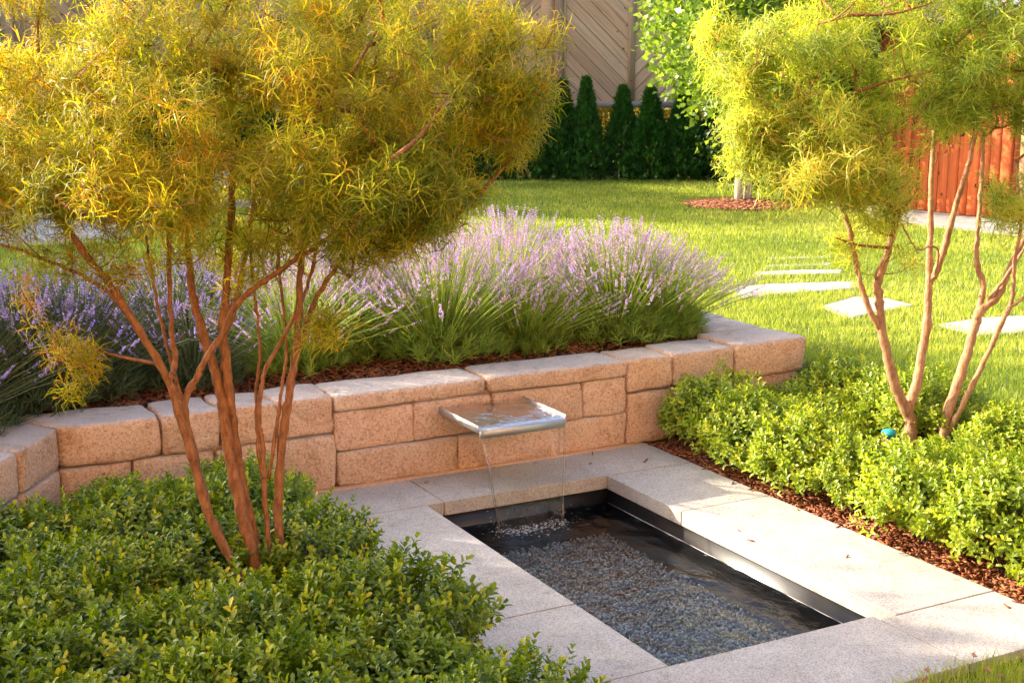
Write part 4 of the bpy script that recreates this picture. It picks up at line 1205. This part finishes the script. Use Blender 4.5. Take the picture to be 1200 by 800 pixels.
# dark shrubs right of the thujas and behind the lawn
dk = [(905, 18.5, 1.3, "dark shrub behind the pale young trunks"), (965, 17.5, 1.6, "dark rounded shrub left of the red shed"), (1025, 17.0, 1.8, "tall dark shrub directly left of the red shed"),
      (1085, 17.6, 2.1, "dark shrub behind the red shed"), (1215, 15.8, 1.9, "dark shrub at the right edge, beside the red shed"), (1275, 15.0, 2.0, "dark shrub beyond the right edge of the picture")]
for i, (px, f, s, lab) in enumerate(dk):
    p = vw((px - 600) * f / 1607, f)
    leafy("dark_shrub", (p[0], p[1], LAWN), (s * 1.1, s * 1.1, s * 1.15), 900, 'hedgeleaf', lab, "shrub", 520 + i, .07, False, "dark shrubs round the shed", holes=-1.5)
# sunny foliage beyond the fence
for i in range(7):
    r_, f = -9 + i * 3.6, 23.6 + .5 * math.sin(i * 2)
    p = vw(r_, f)
    leafy("golden_shrub", (p[0], p[1], LAWN), (3.9, 1.8, 2.6), 1500, 'goldleaf', f"sunlit golden shrub glimpsed under the fence, {ORD[i]} from the left", "shrub", 540 + i, .09, False, "golden shrubs beyond the fence", holes=-1.6)

# ------------------------------------------------------------------ red shed
sh = empty("red_shed", (11.52, 11.0, LAWN), label="small shed of red stained upright boards behind the right tree", cat="shed")
def shp(name, x0, x1, y0, y1, z0, z1, mat, r=.005):
    V, F = rbox((x1 - x0, y1 - y0, z1 - z0), r, 1)
    return link(name, mesh(name, V, [F], MT[mat], smooth=False), sh, ((x0 + x1) / 2 - 11.52, (y0 + y1) / 2 - 11.0, (z0 + z1) / 2 - LAWN))
shp("core", 11.56, 13.2, 10.24, 12.16, LAWN, 2.30, 'shed')
y = 10.22
while y < 12.2:
    shp("board", 11.52 + random.uniform(0, .008), 11.555, y + .005, y + .142, LAWN + .02, 2.32, 'shed'); y += .148
x = 11.56
while x < 13.1:
    shp("board", x + .005, x + .142, 10.20 + random.uniform(0, .008), 10.235, LAWN + .02, 2.32, 'shed'); x += .148
shp("roof", 11.35, 13.4, 10.0, 12.4, 2.325, 2.40, 'shedroof')
pt = block("wooden_post", 11.43, 11.53, 9.93, 10.03, LAWN - .05, 2.3, MT['post'], r=.006, n=1, label="pale upright timber post at the near corner of the red shed", cat="post")

# ------------------------------------------------------------------ unseen trees added on the left to shade the bed and far lawn
def sunpos(u, s): return (u * .645 - s * .763, u * .763 + s * .645)
SHADE = [(3.1, 7.2, 3.0, 2.9, .9, "dense green tree standing left of the picture, behind the left lavender"),
         (.2, 7.4, 3.2, 3.0, .9, "dense green tree left of the picture, second from the lavender"),
         (-2.4, 8.4, 3.2, 3.2, 1.3, "dense green tree left of the picture, nearest the viewer"),
         (5.5, 7.6, 1.9, 2.0, .7, "low round tree left of the picture, between the bed and the patio"),
         (9.0, 12.4, 4.4, 2.9, 1.2, "spreading low tree left of the patio"),
         (12.5, 14.5, 4.6, 3.2, 1.3, "spreading tree left of the patio, nearer the fence")]
for i, (u, s_, w, h, tr, lab) in enumerate(SHADE):
    p = sunpos(u, s_)
    leafy("shade_tree", (p[0], p[1], LAWN - .05), (w, w, h), 2600, 'hedgeleaf', lab, "tree", 600 + i, .10, True, None, 'bark_d', tr - .45, .09, 1, .5, -1.6)
for i, (r_, f, w, h) in enumerate([(-13.0, 19.8, 5.5, 5.6), (-14.0, 23.8, 5.5, 6.2)]):
    p = vw(r_, f)
    leafy("tall_tree", (p[0], p[1], LAWN - .05), (w, w, h), 4200, 'hedgeleaf', ["tall leafy tree far left of the picture, this side of the fence line", "tall leafy tree far left of the picture, beyond the fence line"][i], "tree", 620 + i, .16, True, None, 'bark_d', 1.0, .2, 1, .5, -1.6)

# ------------------------------------------------------------------ unseen house added behind the viewpoint so its sunlit ochre plaster warms the shade
MT['plaster'] = m_simple("ochre plaster", [(.3, (.74, .45, .27)), (.7, (.80, .52, .33))], 8, .9, .3, .004)
MT['whitepaint'] = Mat("white window paint").pbr((.75, .74, .72), .5)
_M = Mat("window glass"); MT['glass'] = _M.pbr((.03, .04, .05), .05, spec=.8)
hs = empty("house", (1.0, -3.4, 0), label="ochre plastered house behind the viewpoint, facing the garden", cat="house")
def hpart(name, x0, x1, y0, y1, z0, z1, mat, parent=None, r=.01):
    return block(name, x0 - (1.0 if parent is None else 0), x1 - (1.0 if parent is None else 0), y0 + (3.4 if parent is None else 0), y1 + (3.4 if parent is None else 0), z0, z1, MT[mat], parent or hs, r=r, n=1, smooth=False)
hpart("wall", -9, 12, -7.4, -3.4, -.1, 5.6, 'plaster')
hpart("roof", -9.5, 12.5, -7.8, -3.0, 5.61, 5.8, 'shedroof')
for x in (-6.5, -2.5, 1.5, 6.0, 9.5):
    w_ = hpart("window", x - .6, x + .6, -3.42, -3.36, 3.4, 4.8, 'whitepaint')
    hpart("pane", -.5, .5, .032, .04, -.6, .6, 'glass', w_, .002)
sheet("terrace", [(-9, -3.38), (12, -3.38), (12, -.9), (-9, -.9)], -.01, MT['paving'], kind='structure')
